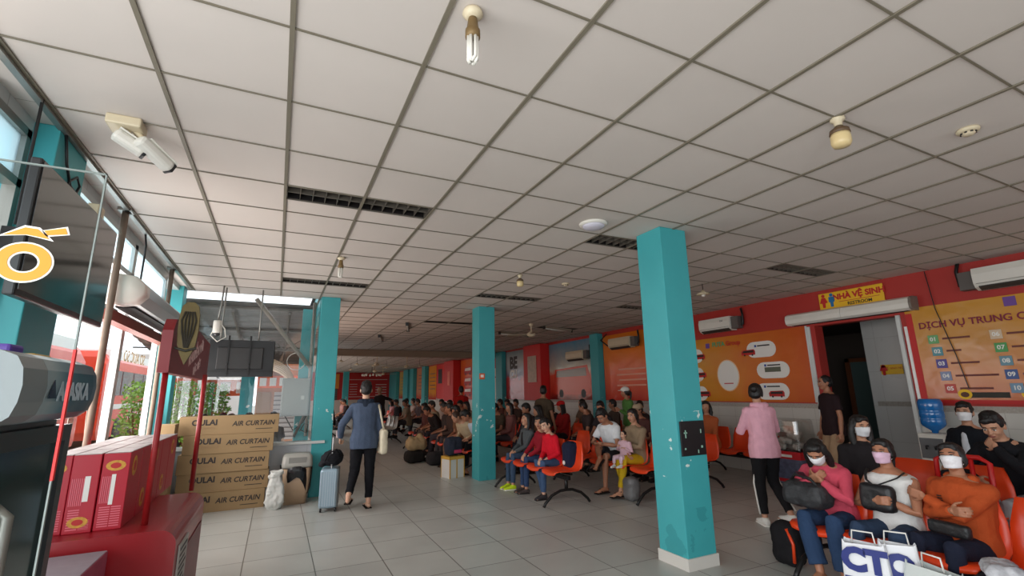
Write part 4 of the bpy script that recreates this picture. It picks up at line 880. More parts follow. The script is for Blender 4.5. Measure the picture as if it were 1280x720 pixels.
# buses and parked motorbikes outside
def bus(loc, rz, label, L=11, body=(228, 66, 34), top=(232, 228, 222)):
    o = empty('bus', loc, rz, label, 'bus')
    hw = 1.2
    def ringat(x, z0, z1, r): 
        return [Vector((x, y, z)) for y, z in [(-hw, z0), (hw, z0), (hw, z1-r), (hw-.1, z1-r*.4), (hw-.3, z1), (-hw+.3, z1), (-hw+.1, z1-r*.4), (-hw, z1-r)]]
    MB().loft([ringat(-L/2, .6, 3.0, .3), ringat(-L/2+.15, .35, 3.2, .3), ringat(L/2-.5, .35, 3.2, .3), ringat(L/2-.1, .35, 3.0, .3), ringat(L/2, .5, 1.7, .3)]).build('bus_body', mat('bus_%d' % body[0], body, .35, coat=.3), o)
    MB().box((-L/2+.4, -hw+.05, 2.75), (L/2-.8, hw-.05, 3.28)).build('roof', mat('bus_top', top, .4), o)
    wm = MB()
    for s in (-1, 1):
        for i in range(int((L-1.5)/1.5)): wm.box((-L/2+.5+1.5*i, s*(hw+.012)-.012, 1.75), (-L/2+1.88+1.5*i, s*(hw+.012)+.012, 2.6))
    wm.box((L/2-.35, -1.0, 1.75), (L/2-.02, 1.0, 2.7)).build('side_windows', mat('bus_window', (70, 74, 78), .1), o)
    MB().box((-L/2+.5, -hw-.012, 1.28), (L/2-1.2, -hw+.0, 1.45)).box((-L/2+.5, hw, 1.28), (L/2-1.2, hw+.012, 1.45)).build('stripe', PWHITE, o)
    for s in (-1, 1): text('bus_lettering', 'FUTA Bus Lines', (0, s*(hw+.02), 1.0), (s*-1, 0, 0), UZ, .5, PWHITE, o, bold=.01)
    for x in (-L/2+2.2, L/2-2.2):
        for s in (-1, 1):
            wh = MB().lathe([(.0, -.12), (.45, -.12), (.5, -.08), (.5, .08), (.45, .12), (.0, .12)], 20).build('wheel', BLACK, o, True); wh.matrix_local = Matrix.Translation((x, s*(hw-.1), .5))@Matrix.Rotation(PI/2, 4, 'X')
    return o
bus((-6.3, 13.6, -.12), PI/2, 'white topped red bus outside, seen between fridge and television', 9, top=(240, 238, 232))
bus((-6.3, 24.9, -.12), PI/2, 'orange-red bus parked outside, seen through the left windows', 10)
bus((-11, 27, -.12), PI/2, 'orange-red bus standing further off in the yard at the left', 10)
def motorbike(loc, rz, c, label):
    o = empty('motorbike', loc, rz, label, 'motorbike', 'motorbikes parked in the yard')
    for y in (-.6, .6):
        wb = MB(); wb.tube([(0, y+.27*math.cos(a), .3+.27*math.sin(a)) for a in [2*PI*i/16 for i in range(17)]], .045, 6); wb.build('wheel', BLACK, o, True)
    MB().tube([(0, -.6, .3), (0, -.3, .55), (0, .1, .5), (0, .45, .85), (0, .6, .3)], [.05, .13, .12, .07, .03], 8).build('body', mat('bike_%d%d' % (c[0], c[1]), c, .3), o, True)
    MB().tube([(0, -.65, .78), (0, -.2, .74), (0, .1, .72)], [.08, .12, .07], 8, flat=.5).build('saddle', BLACK, o, True)
    MB().tube([(-.32, .3, 1.0), (0, .45, .95), (.32, .3, 1.0)], .018, 6).build('handlebar', BLACK, o)
    MB().ell((0, .5, .9), (.1, .08, .1)).build('headlamp', WHITE, o, True)
for i, (x, y, r_, c, l) in enumerate(((-2.3, 15.9, .6, (60, 66, 90), 'dark blue motorbike parked before the yard signs'), (-1.5, 16.3, .5, (200, 200, 205), 'pale motorbike parked left of the teal yard column'), (-3.4, 16.2, .4, (40, 40, 46), 'black motorbike parked behind the shrubs'), (-.9, 17.2, .7, (120, 130, 150), 'grey motorbike at the back of the yard'))): motorbike((x, y, -.12), r_, c, l)
wallb = tag(MB().box((-40, 34, -.12), (-1.8, 34.3, 4.0)).build('boundary_building', mat('pale_facade', (214, 208, 200), .8, var=.12, vscale=.5)), 'pale building closing the far side of the yard', 'building')
tag(MB().box((-24, -12, -.12), (-23.5, 33, 4.6)).build('street_facade', mat('street_facade', (206, 204, 200), .8, var=.15, vscale=.4)), 'pale row of facades across the street at the left', 'building')

# ================================================================== BENCHES
def bench(x, y0, n, pitch, label, m=ORANGE, rz=FW, seat_z=.43, cat='bench', group=None, metal=False, backh=.40):
    """linked shell seats on one black beam; origin at the first seat, seats run along local +x, facing local +Y"""
    o = empty('seat_bench', (x, y0, 0), rz, label, cat, group)
    L = (n-1)*pitch
    for k in range(n):
        prof = [(.40, -.035), (.395, -.005), (.34, .008), (.18, -.002), (.05, .0), (-.02, .035), (-.055, .12), (-.085, .25), (-.105, backh)]
        W = [.17, .195, .21, .215, .215, .22, .225, .215, .17]
        v = []; nu = 9
        for (y, z), hw in zip(prof, W):
            for i in range(nu):
                u = -1+2*i/(nu-1); dish = .022*(u*u); 
                back = min(1, max(0, (z-.02)/.2))
                v.append((k*pitch+u*hw, y+dish*back*1.6, seat_z+z+dish*(1-back)))
        n_ = len(prof); mb = MB(); fs = [(a*nu+i, a*nu+i+1, (a+1)*nu+i+1, (a+1)*nu+i) for a in range(n_-1) for i in range(nu-1)]
        mb.add(v, fs); s = mb.build('seat', m, o, True)
        so = s.modifiers.new('thickness', 'SOLIDIFY'); so.thickness = .012; so.offset = -1
        MB().box((k*pitch-.12, .08, seat_z-.04), (k*pitch+.12, .12, seat_z-.012)).box((k*pitch-.12, .24, seat_z-.04), (k*pitch+.12, .28, seat_z-.008)).build('seat_bracket', BLKMET, o)
    MB().rbox((L/2, .18, seat_z-.065), (L/2+.18, .03, .028), .006).build('beam', BLKMET, o)
    for x_ in ((-.10, L+.10) if n > 1 else (0,)):
        MB().tube([(x_, -.20, .015), (x_, -.17, .06), (x_, -.06, .15), (x_, .08, .20), (x_, .18, .205), (x_, .28, .20), (x_, .42, .15), (x_, .52, .06), (x_, .55, .015)], .02, 8, flat=1.0).tube([(x_, .18, .2), (x_, .18, seat_z-.06)], .026, 8).build('leg', BLKMET, o, True)
    return o
METALS = mat('perforated_steel', (170, 160, 146), .35, .6, var=.1)
bench(3.92, 6.08, 4, .47, 'orange four-seat bench in the front row behind the mid hall column, children sitting on it', group=None)
bench(5.08, 5.55, 5, .50, 'orange five-seat bench behind the children, holding the mother with the baby')
bench(6.30, 5.8, 4, .50, 'orange bench in the third row, mostly hidden by the nearest teal column')
bench(7.72, 5.75, 3, .50, 'orange bench against the right wall beyond the nearest teal column')
bench(4.50, 1.42, 4, .44, 'orange bench at the right front, holding the women in face masks', backh=.42, seat_z=.385)
bench(5.75, 1.72, 3, .50, 'orange bench in the second row at the right edge')
YR = [(3.75, 9.0, 5, 'orange bench past the mid hall column with bags in front'), (4.9, 8.6, 6, 'orange bench of the second row in the crowded middle'), (6.1, 8.2, 6, 'orange bench of the third row in the crowded middle'), (7.5, 8.6, 6, 'orange bench against the right wall below the orange poster'),
      (3.9, 12.3, 4, 'orange bench further back past the piled luggage'), (5.0, 13.0, 6, 'orange bench beyond the crowded middle rows'), (6.6, 13.2, 6, 'orange bench near the red wall box')]
for x, y, n, l in YR: bench(x, y, n, .52, l)
bench(3.45, 15.6, 3, .56, 'bare steel bench in the aisle before the orange far seats', METALS)
for x, y, n, l in ((4.3, 19.0, 5, 'bright orange far bench behind the steel bench'), (5.2, 19.6, 4, 'second bright orange far bench'), (1.9, 19.5, 4, 'far bench at the left end of the hall'), (2.9, 23, 4, 'dark far bench behind the walking man')): bench(x, y, n, .52, l, ORANGE if x > 4 else BLKMET)
def stool(x, y, label, h=.44):
    o = empty('plastic_stool', (x, y, 0), 0, label, 'stool')
    MB().loft([rr(.15, .15, h-.03, .03), rr(.15, .15, h, .03), rr(.13, .13, h+.004, .03)]).build('seat', REDPL, o)
    for sx in (-1, 1):
        for sy in (-1, 1): MB().tube([(sx*.17, sy*.17, 0), (sx*.13, sy*.13, h-.02)], [.022, .018], 6).build('leg', REDPL, o)
# red plastic chair with an open back behind the women
def plastic_chair(x, y, rz, label):
    o = empty('plastic_chair', (x, y, 0), rz, label, 'chair')
    MB().rbox((0, 0, .43), (.21, .21, .015), .012).build('seat', REDPL, o)
    MB().tube([(-.19, -.19, .43), (-.19, -.25, .88), (-.12, -.265, .92), (.12, -.265, .92), (.19, -.25, .88), (.19, -.19, .43)], .022, 8).tube([(-.06, -.24, .46), (-.06, -.262, .9)], .018, 6).tube([(.06, -.24, .46), (.06, -.262, .9)], .018, 6).tube([(-.19, -.215, .6), (.19, -.215, .6)], .018, 6).build('backrest', REDPL, o, True)
    for sx in (-1, 1):
        for sy in (-1, 1): MB().tube([(sx*.21, sy*.21, 0), (sx*.18, sy*.18, .42)], .02, 6).build('leg', REDPL, o, True)
plastic_chair(5.35, 2.25, FW, 'red plastic chair standing between the two masked women in the second row')

# ================================================================== PEOPLE
def ik(S, W, a, b, hint):
    S, W, hint = Vector(S), Vector(W), Vector(hint)
    d = W-S; L = d.length
    if L > (a+b)*.995: d = d*((a+b)*.995/L); W = S+d; L = d.length
    t = d.normalized(); x = (a*a-b*b+L*L)/(2*L); h = math.sqrt(max(0, a*a-x*x))
    n = hint-t*hint.dot(t)
    if n.length < 1e-4: n = t.orthogonal()
    return S+t*x+n.normalized()*h, W
def hand(mb, W, d, n, side, s, curl=35, spread=1.0, fr=1.0, thumb=.6):
    """palm and five bent fingers.  d = towards the fingertips, n = palm normal, side = +1 if the thumb lies along +w"""
    d = Vector(d).normalized(); n = Vector(n); n = (n-d*n.dot(d)).normalized(); w_ = d.cross(n)*side
    M = Matrix((w_, d, n)).transposed()
    mb.tube([W-d*.01*s, W+d*.02*s], .024*s, 8)
    mb.rbox(W+d*.05*s, (.038*s, .046*s, .013*s), .012*s, 0, M)
    for i, (off, L) in enumerate(((.030, 1.0), (.010, 1.1), (-.010, 1.02), (-.029, .82))):
        p = W+d*.085*s+w_*off*s; q = (d+w_*off*2.2*spread).normalized(); pts = [p-q*.02*s, p]; c = 0
        for L2 in (.038, .024, .019):
            c += R(curl*(.75 if L2 > .03 else 1.0)); dd = q*math.cos(c)+n*math.sin(c); p = p+dd*L2*s*L; pts.append(p)
        mb.tube(pts, [.0095*s*fr, .0092*s*fr, .0085*s*fr, .0078*s*fr, .0066*s*fr], 7, 0, True)
    p = W+d*.02*s+w_*.028*s; t1 = (d*.7+w_*.75*thumb/.6+n*.25).normalized(); t2 = (d*.95+w_*.3+n*.4).normalized()
    mb.tube([p, p+t1*.038*s, p+t1*.038*s+t2*.03*s, p+t1*.038*s+t2*.05*s], [.013*s*fr, .011*s*fr, .0095*s*fr, .0075*s*fr], 7, 0, True)
def ering(c, X, F, rx, ry, n=16, pw=2.3):
    out = []
    for k in range(n):
        a = 2*PI*k/n; ca, sa = math.cos(a), math.sin(a)
        out.append(c+X*(rx*math.copysign(abs(ca)**(2/pw), ca))+F*(ry*math.copysign(abs(sa)**(2/pw), sa)))
    return out
SIT = dict(P=(0, 0, .54), kn=((-.10, .44, .53), (.10, .44, .53)), an=((-.10, .42, .085), (.10, .42, .085)), lean=4)
STAND = dict(P=(0, 0, .93), kn=None, an=((-.10, 0, .085), (.10, 0, .085)), lean=1)
def person(name_label, loc, rz, s=.93, base='sit', lean=None, slump=0, twist=0, side=0, head=(0, 0, 0), wr=None, elb=None, palm=None, curl=40, kn=None, an=None, foot=(8, -8), seat=None,
           shirt=(90, 90, 90), sleeve='long', pants=(40, 46, 66), legs='long', shoes=(40, 36, 34), hair='short', tone=0, hairm=None, mask=None, near=False, hood=None, girth=1.0, fist=None,
           group=None, cat='person', flare=1.0, open_jacket=None, cap=None, toes=False, jacket_m=None, pants_m=None, child=False):
    B = SIT if base == 'sit' else STAND
    P = Vector(B['P']); 
    if seat is not None: P.z += seat
    lift = 0
    if seat is None and base == 'sit': lift = .43*(1/s-1); P.z += lift
    lean = B['lean'] if lean is None else lean
    hs = 1.18 if child else 1.0
    Z = Vector((0, 0, 1)); X = Vector((math.cos(R(twist)), math.sin(R(twist)), 0)); Fh = Vector((-math.sin(R(twist)), math.cos(R(twist)), 0))
    def updir(a): return (Z*math.cos(R(a))+Fh*math.sin(R(a))+X*math.sin(R(side))*.8).normalized()
    U0, U1, U2 = updir(lean), updir(lean+slump*.6), updir(lean+slump)
    pts = [P-U0*.10, P, P+U0*.14]; pts.append(pts[-1]+U1*.17); pts.append(pts[-1]+U1*.12); pts.append(pts[-1]+U2*.07); pts.append(pts[-1]+U2*.045)
    ups = [U0, U0, U0, U1, U1, U2, U2]
    rad = [(.14, .105), (.168, .118), (.142, .102), (.155, .108), (.168, .100), (.125, .075), (.055, .055)]
    def F_(u): return X.cross(u)*-1 if X.cross(u).dot(Fh) < 0 else X.cross(u)
    root_mb = MB()
    g = girth
    root_mb.loft([ering(p, X, F_(u), r[0]*g, r[1]*g) for p, u, r in zip(pts, ups, rad)])
    neck0 = pts[5]; hy, hp, hr = head
    HM = Matrix.Rotation(R(twist+hy), 3, 'Z')@Matrix.Rotation(R(-(lean+slump)*.55+hp), 3, 'X')@Matrix.Rotation(R(hr), 3, 'Y')
    nb = pts[5]+U2*.03; hb = nb+U2*.065+F_(U2)*.012; hc = hb+HM@Vector((0, .012, .088*hs))
    root_mb.tube([nb-U2*.03, nb, hb, hb+HM@Vector((0, 0, .04))], [.062*g, .052, .048, .048], 12)
    H = lambda x, y, z: hc+HM@(Vector((x, y, z))*hs)
    HM3 = HM
    def hell(c, r, seg=14, rg=9): root_mb.ell(H(*c), [q*hs for q in r], HM, seg, rg)
    hell((0, -.008, .022), (.076, .094, .094), 18, 12)
    hell((0, .018, -.022), (.064, .070, .082), 16, 10)
    hell((0, .040, -.078), (.036, .040, .030)); hell((0, .088, -.012), (.012, .016, .026), 10, 8); hell((0, .098, -.026), (.017, .013, .012), 10, 8)
    hell((0, .072, .032), (.052, .018, .014)); hell((.035, .060, -.028), (.024, .024, .026)); hell((-.035, .060, -.028), (.024, .024, .026)); hell((0, .086, -.056), (.022, .012, .012))
    for q in (-1, 1): hell((q*.078, -.004, -.010), (.010, .020, .030), 10, 8)
    # arms
    shp = pts[4]+U1*.004; S = [shp-X*.160*g, shp+X*.160*g]
    ws = []; es = []; pn = []
    dft = [(-.15, .30, .62), (.15, .30, .62)] if base == 'sit' else [(-.27, .06, .78), (.27, .06, .78)]
    wr = wr or dft
    if base == 'sit' and lift > .06: wr = [Vector(q_)+Vector((0, 0, lift*.9)) if q_ else None for q_ in wr]
    for i in (0, 1):
        q = -1 if i == 0 else 1
        w0 = Vector(wr[i] if wr[i] else dft[i]); hint = Vector((q*.6, -.7, -.5)) if not (elb and elb[i]) else Vector(elb[i])
        E_, W_ = ik(S[i], w0, .285, .25, hint); es.append(E_); ws.append(W_)
        a = S[i]
        root_mb.tube([a, a*.65+E_*.35, E_, E_*.7+W_*.3, W_], [.043*g, .042*g, .036, .037, .0245], 10, 0, True)
        d = (W_-E_).normalized()
        n = Vector(palm[i]) if (palm and palm[i]) else (Vector((0, .1, -1)) if base == 'sit' else Vector((-q, 0, 0)))
        if abs(n.normalized().dot(d)) > .95: n = n+Vector((0, .6, 0))
        # thumb towards the body's middle for a palm-down hand
        dd = (d*.8+Vector((0, 0, -.15))).normalized() if base == 'sit' else d
        nn = (n-dd*n.dot(dd)).normalized(); w_ = dd.cross(nn)
        tgt = Vector((-q, 0, 0)) if base == 'sit' else Vector((0, 1, 0))
        if abs(w_.dot(tgt)) < .2: tgt = Vector((0, 0, 1))
        sd = 1 if w_.dot(tgt) > 0 else -1
        hand(root_mb, W_, dd, nn, sd, 1.0, curl if not isinstance(curl, (tuple, list)) else curl[i], fr=1.0 if near else 1.2)
    # legs
    hips = [P-X*.088-U0*.03, P+X*.088-U0*.03]; an_ = an or B['an']; kk = kn or B['kn']; K = []; A = []
    for i in (0, 1):
        a0 = Vector(an_[i])
        if kk and kk[i] is not None:
            k0 = Vector(kk[i])+Vector((0, 0, lift)); k0 = hips[i]+(k0-hips[i]).normalized()*.41; 
            a1 = k0+(a0-k0).normalized()*min(.44+lift*1.1, (a0-k0).length)
        else: k0, a1 = ik(hips[i], a0, .42, .425, (0, 1, 0))
        K.append(k0); A.append(a1)
        root_mb.tube([hips[i], hips[i]*.6+k0*.4, k0, k0*.72+a1*.28, k0*.3+a1*.7, a1], [.084*g, .074*g, .052, .054, .040, .034], 12, 0, True)
    fdirs = []
    for i in (0, 1):
        a1 = A[i]; yaw = R(foot[i]); fd = Vector((math.sin(yaw), math.cos(yaw), 0)); 
        sh = (a1-K[i]).normalized()
        if sh.z > -.55: fd = (fd*.5+Vector((0, 0, -.3))).normalized()
        fdirs.append(fd); sx = Vector((fd.y, -fd.x, 0)).normalized()
        hl = a1-fd*.035+Vector((0, 0, -.035)); fl = MB()
        root_mb.tube([hl+Vector((0, 0, -.012)), a1+fd*.03+Vector((0, 0, -.035)), a1+fd*.10+Vector((0, 0, -.052)), a1+fd*.15+Vector((0, 0, -.060))], [.030, .036, .032, .022], 10, 0, True)
        for t in range(5):
            off = (-.030+.015*t)*(1 if i == 1 else -1)
            root_mb.tube([a1+fd*.14+sx*off+Vector((0, 0, -.062)), a1+fd*(.190-.006*t)+sx*off*1.1+Vector((0, 0, -.066))], .0088 if t else .011, 6, 0, True)
    vx = .0065 if near else .013
    root = root_mb.build('person', skin(tone), None, True, loc, rz); root.scale = (s, s, s)
    remesh(root, vx, 2, fac=.4)
    tag(root, name_label, cat, group)
    cv = .009 if near else .016
    # upper garment
    tp = MB(); ei = .016*1.0
    if open_jacket: ei = .022
    hem = pts[0]-U0*.03
    rr_ = [(hem, U0, (.188, .144)), (pts[1], U0, (.194, .147)), (pts[2], U0, (.164, .126)), (pts[3], U1, (.178, .134)), (pts[4]-U1*.02, U1, (.190, .126)), (pts[4]+U1*.035, U1, (.192, .116)), (pts[5]-U2*.012, U2, (.166, .112)), (pts[5]+U2*.008, U2, (.108, .088)), (pts[5]+U2*.024, U2, (.078, .076))]
    if sleeve == 'none': rr_ = rr_[:5]+[(pts[4]+U1*.035, U1, (.186, .114)), (pts[5]-U2*.012, U2, (.140, .098)), (pts[5]+U2*.004, U2, (.104, .086))]
    if sleeve == 'long': rr_.append((pts[5]+U2*.036, U2, (.068, .066)))
    tp.loft([ering(p, X, F_(u), r[0]*g, r[1]*g) for p, u, r in rr_])
    for i in (0, 1):
        if sleeve == 'none': 
            continue
        a, E_, W_ = S[i], es[i], ws[i]
        if sleeve == 'short':
            tp.ell(a, (.064*g, .064*g, .064*g)); tp.tube([a, a*.75+E_*.25, a*.35+E_*.65], [.064*g, .063*g, .064*g], 12)
        else:
            W2 = W_-(W_-E_).normalized()*.012
            tp.ell(a, (.068*g, .068*g, .066*g)); tp.tube([a, a*.6+E_*.4, E_, E_*.6+W2*.4, W2], [.062*g, .058*g, .053, .048, .038], 12)
    if hood:
        hb_ = pts[5]-F_(U2)*.055-U2*.0
        hq = MB()
        for k in range(7):
            a = R(-90+180*k/6) ; hq.ell(hb_+X*(.085*math.sin(a))+F_(U2)*(.06*(1-math.cos(a))*.9)*1.0-F_(U2)*.02+U2*.014, (.042, .042, .042))
        hq.ell(hb_-F_(U2)*.03-U2*.05, (.080, .034, .078), None, 14, 9)
        hq = hq.build('hood', hood if hood is not True else (jacket_m or cloth(shirt)), root, True); remesh(hq, cv, 3, .012, .08)
    sm = jacket_m or cloth(shirt)
    t_ = tp.build({'long': 'sweater', 'short': 'shirt', 'none': 'blouse'}[sleeve], sm, root, True); remesh(t_, cv, 3, .015 if near else .012, .10)
    if hood and hood is not True:
        pass
    if open_jacket:
        q = MB(); cpt = pts[3]+F_(U1)*.124*g
        q.loft([ering(pts[1]+F_(U0)*.072, X, F_(U0), .05, .092*g, 10), ering(pts[2]+F_(U0)*.062, X, F_(U0), .05, .085*g, 10), ering(pts[3]+F_(U1)*.064, X, F_(U1), .052, .092*g, 10), ering(pts[4]+F_(U1)*.058, X, F_(U1), .045, .082*g, 10), ering(pts[5]+F_(U2)*.03, X, F_(U2), .035, .065, 10)])
        q = q.build('undershirt', cloth(open_jacket), root, True); remesh(q, cv, 2, .008, .08)
    # trousers
    if legs != 'skirt':
        tr = MB(); tr.loft([ering(p, X, F_(U0), a*g, b*g) for p, a, b in ((P-U0*.125, .13, .10), (P-U0*.05, .176, .130), (P+U0*.03, .172, .126), (P+U0*.09, .150, .112))])
        for i in (0, 1):
            h0, k0, a1 = hips[i], K[i], A[i]; r2 = .052*flare
            if legs == 'short': tr.tube([h0, h0*.6+k0*.4, h0*.12+k0*.88], [.098*g, .090*g, .080], 14)
            else: tr.tube([h0, h0*.6+k0*.4, k0, k0*.7+a1*.3, k0*.3+a1*.7, a1+(k0-a1).normalized()*.05], [.098*g, .090*g, .070, .066*flare**.5, r2, r2*1.0], 14)
        t_ = tr.build('trousers' if legs == 'long' else 'shorts', pants_m or cloth(pants), root, True); remesh(t_, cv, 3, .018 if near else .012, .09)
    # shoes or sandals
    if shoes:
        for i in (0, 1):
            a1, fd = A[i], fdirs[i]; sx = Vector((fd.y, -fd.x, 0)).normalized(); upv = sx.cross(fd)
            if shoes == 'sandal':
                sb = MB(); M = Matrix((sx, fd, upv)).transposed(); sb.rbox(a1+fd*.075-upv*.082, (.044, .13, .008), .006, 0, M)
                sb.tube([a1+fd*.10-sx*.042-upv*.075, a1+fd*.115-upv*.022, a1+fd*.10+sx*.042-upv*.075], .009, 6)
                sb.build('sandal', cloth((36, 30, 28)), root, True)
            else:
                sb = MB(); c0_ = a1-upv*.045
                prof_ = [(-.065, .028, .030, .004), (-.04, .038, .046, .012), (.02, .040, .048, .014), (.08, .044, .036, .0), (.14, .046, .028, -.008), (.185, .036, .022, -.012), (.205, .015, .012, -.016)]
                sb.loft([[c0_+fd*y+sx*(w2*math.cos(2*PI*k/12))+upv*(z0+h2*math.sin(2*PI*k/12)) for k in range(12)] for y, w2, h2, z0 in prof_])
                sb.tube([a1-upv*.03, a1+upv*.01], [.044, .042], 12)
                sh_ = sb.build('shoe', cloth(shoes), root, True); remesh(sh_, .008 if near else .012, 2)
                so = MB(); M = Matrix((sx, fd, upv)).transposed(); so.rbox(a1+fd*.065-upv*.080, (.044, .128, .010), .009, 0, M); so.build('sole', PWHITE if sum(shoes) > 200 else BLACK, sh_, True)
    # hair
    hm = hairm or HAIR; hb2 = MB()
    def he(c, r, seg=16, rg=10): hb2.ell(H(*c), [q*hs for q in r], HM, seg, rg)
    if hair != 'none':
        he((0, -.018, .040), (.0815, .0925, .0835), 20, 12)
        he((0, -.045, -.005), (.077, .066, .072))
        for q in (-1, 1): he((q*.068, .006, .026), (.013, .036, .040))
        if hair == 'short':
            he((0, .036, .084), (.062, .046, .034), 16, 10); he((0, -.005, .088), (.072, .080, .050), 16, 10); he((.02, .062, .078), (.036, .030, .026), 12, 8)
        elif hair != 'cropped':
            he((0, .026, .086), (.066, .056, .032), 18, 10); he((.034, .046, .070), (.034, .032, .024), 12, 8); he((-.040, .040, .066), (.026, .028, .028), 12, 8)
            he((.074, -.006, -.004), (.015, .040, .060)); he((-.074, -.006, -.004), (.015, .040, .060))
            he((0, -.055, -.015), (.078, .055, .080))
        if hair == 'bun': he((0, -.125, .035), (.045, .042, .045))
        if hair == 'tail':
            hb2.tube([H(0, -.10, .03), H(0, -.135, -.02), H(0, -.125, -.11), H(0, -.11, -.19)], [.026*hs, .032*hs, .026*hs, .010], 10, 0, True)
        if hair == 'long':
            for q in (-1, 1): hb2.tube([H(q*.060, -.01, .06), H(q*.088, -.006, -.02), H(q*.092, -.005, -.10), H(q*.078, .01, -.20), H(q*.07, .02, -.26)], [.03, .030, .034, .032, .012], 10, 0, True)
            hb2.loft([ering(H(0, -.05, z), HM@Vector((1, 0, 0)), HM@Vector((0, 1, 0)), a, b) for z, a, b in ((.02, .085, .06), (-.08, .092, .055), (-.17, .088, .05), (-.25, .07, .03))])
        h_ = hb2.build('hair', hm, root, True); remesh(h_, .006 if near else .012, 5 if near else 2, (.016 if hair in ('short', 'cropped') else .007) if near else .014, .03)
    if cap:
        c_ = MB(); c_.ell(H(0, -.008, .062), [.094*hs, .108*hs, .075*hs], HM, 18, 10); c_.ell(H(0, .11, .052), [.07, .06, .010], HM, 14, 6)
        c_.build('cap', cloth(cap), root, True)
    if near or mask:
        for q in (-1, 1):
            ew = MB().ell(H(q*.031, .0835, .006), (.0145, .006, .0065), HM, 12, 8).build('eye', EYEW, root, True)
            MB().ell(H(q*.031, .0885, .006), (.0062, .0035, .0060), HM, 12, 8).build('iris', IRIS, ew, True)
            MB().tube([H(q*.046, .080, .014), H(q*.031, .088, .0165), H(q*.017, .085, .013)], .0022, 6).build('eyelid', mat('lash_dark', (36, 24, 20), .6), ew, True)
            MB().tube([H(q*.052, .078, .027), H(q*.034, .090, .033), H(q*.015, .0905, .030)], [.0025, .004, .003], 6).build('eyebrow', hm, root, True)
        if not mask: MB().tube([H(-.024, .090, -.054), H(-.008, .098, -.050), H(.008, .098, -.050), H(.024, .090, -.054)], [.002, .0055, .0055, .002], 8, 0, True).tube([H(-.018, .091, -.059), H(0, .098, -.060), H(.018, .091, -.059)], [.002, .006, .002], 8, 0, True).build('lips', LIPS, root, True)
    if mask:
        v = []; nu, nv = 15, 9
        for j in range(nv):
            t = j/(nv-1); z = .010-.098*t
            for i in range(nu):
                u = -1+2*i/(nu-1); a = u*R(74)
                rx = .078-.014*t; ry = .088+.030*math.sin(PI*min(1, t*1.1+.12))*(1-abs(u)**1.6)-.006*t
                zz = z*(1-.22*abs(u)**2)-.012*abs(u)**2
                v.append(H(rx*math.sin(a), .006+ry*math.cos(a)+.002*math.sin(t*18), zz-(.004 if t > .9 else 0)))
        mk = MB().add(v, [(j*nu+i, j*nu+i+1, (j+1)*nu+i+1, (j+1)*nu+i) for j in range(nv-1) for i in range(nu-1)]).build('face_mask', cloth(mask), root, True)
        so = mk.modifiers.new('thickness', 'SOLIDIFY'); so.thickness = .0025
        for q in (-1, 1): MB().tube([H(q*.072, .028, .002), H(q*.083, -.008, .010), H(q*.084, -.018, -.012), H(q*.066, .022, -.062)], .0014, 5).build('ear_loop', PWHITE, mk, True)
    root['_j'] = 0; del root['_j']
    M = Matrix.Translation(Vector(loc))@Matrix.Rotation(rz, 4, 'Z')@Matrix.Scale(s, 4)
    return dict(o=root, M=M, W=ws, E=es, K=K, A=A, hc=hc, pts=pts, X=X, F=F_(U1), U=U1, S=S, H=H, P=P)
def bag(name, c, r, m, label, cat='bag', vox=.012, strap=None, disp=.03, rz=0, extra=(), strap_r=.012):
    b = MB(); b.rbox((0, 0, r[2]), r, min(r)*.7)
    for e in extra: b.ell(*e)
    o = b.build(name, m, None, True, c, rz); remesh(o, vox, 4, disp, .09); tag(o, label, cat)
    if strap: MB().tube(strap, strap_r, 8).build('strap', mat('strap_dark', (26, 25, 26), .7), o, True)
    return o

# ---------------- walking man, seen from behind
wm = person('young man walking away in a blue grey hooded sweater and black trousers, wheeling a suitcase', (1.17, 7.22, 0), -.12, 1.0, 'stand', lean=3, head=(0, 0, 0), wr=[(-.32, .14, .95), (.24, .02, .80)],
    an=[(-.19, -.28, .17), (.10, .04, .085)], kn=[(-.10, .10, .50), (.10, .12, .50)], shirt=(70, 82, 102), pants=(24, 24, 28), shoes='sandal', hair='short', tone=3, near=True, hood=cloth((38, 46, 60)), curl=70)
tb = bag('tote_bag', (1.42, 7.14, .72), (.05, .14, .17), cloth((206, 196, 172)), 'cream cloth tote bag hanging from the walking man\'s right shoulder', disp=.03, strap=None)
MB().tube([(-.01, -.10, .32), (-.05, -.08, .50), (-.075, 0, .68), (-.05, .07, .50), (-.01, .10, .32)], .014, 8, flat=.35).build('shoulder_strap', cloth((206, 196, 172)), tb, True)
tag(MB().rbox((0, 0, 0), (.035, .004, .05), .003).build('paper_slip', mat('pale_pink_paper', (226, 206, 206), .6), loc=(.84, 7.37, 1.0), rz=.4), 'small pale slip held in the walking man\'s left hand', 'paper')

# ---------------- pink hoodie woman, seen from behind
pw = person('woman seen from behind in a pale pink hooded jacket and black striped trousers', (5.28, 3.98, 0), -.35, .93, 'stand', lean=3, head=(-42, -6, 0), wr=[(-.10, .34, 1.12), (.16, .34, 1.14)], elb=[(-.6, -.4, -.8), (.7, -.4, -.7)],
    an=[(-.10, .0, .085), (.13, -.20, .13)], kn=[(-.08, .06, .5), (.12, .08, .5)], shirt=(222, 166, 180), pants=(26, 25, 27), shoes=(225, 222, 215), hair='bun', tone=0, near=True, hood=True)
for q, i in ((-1, 0), (1, 1)):
    P_, K_, A_ = pw['P'], pw['K'][i], pw['A'][i]
    off = Vector((q*.085, 0, 0)); MB().tube([P_+Vector((q*.175, 0, -.02)), P_*.4+K_*.6+off*1.05, K_+off*.92, K_*.4+A_*.6+off*.78, A_+off*.68+Vector((0, 0, .05))], .011, 6, flat=1).build('trouser_stripe', cloth((220, 216, 208)), pw['o'], True)

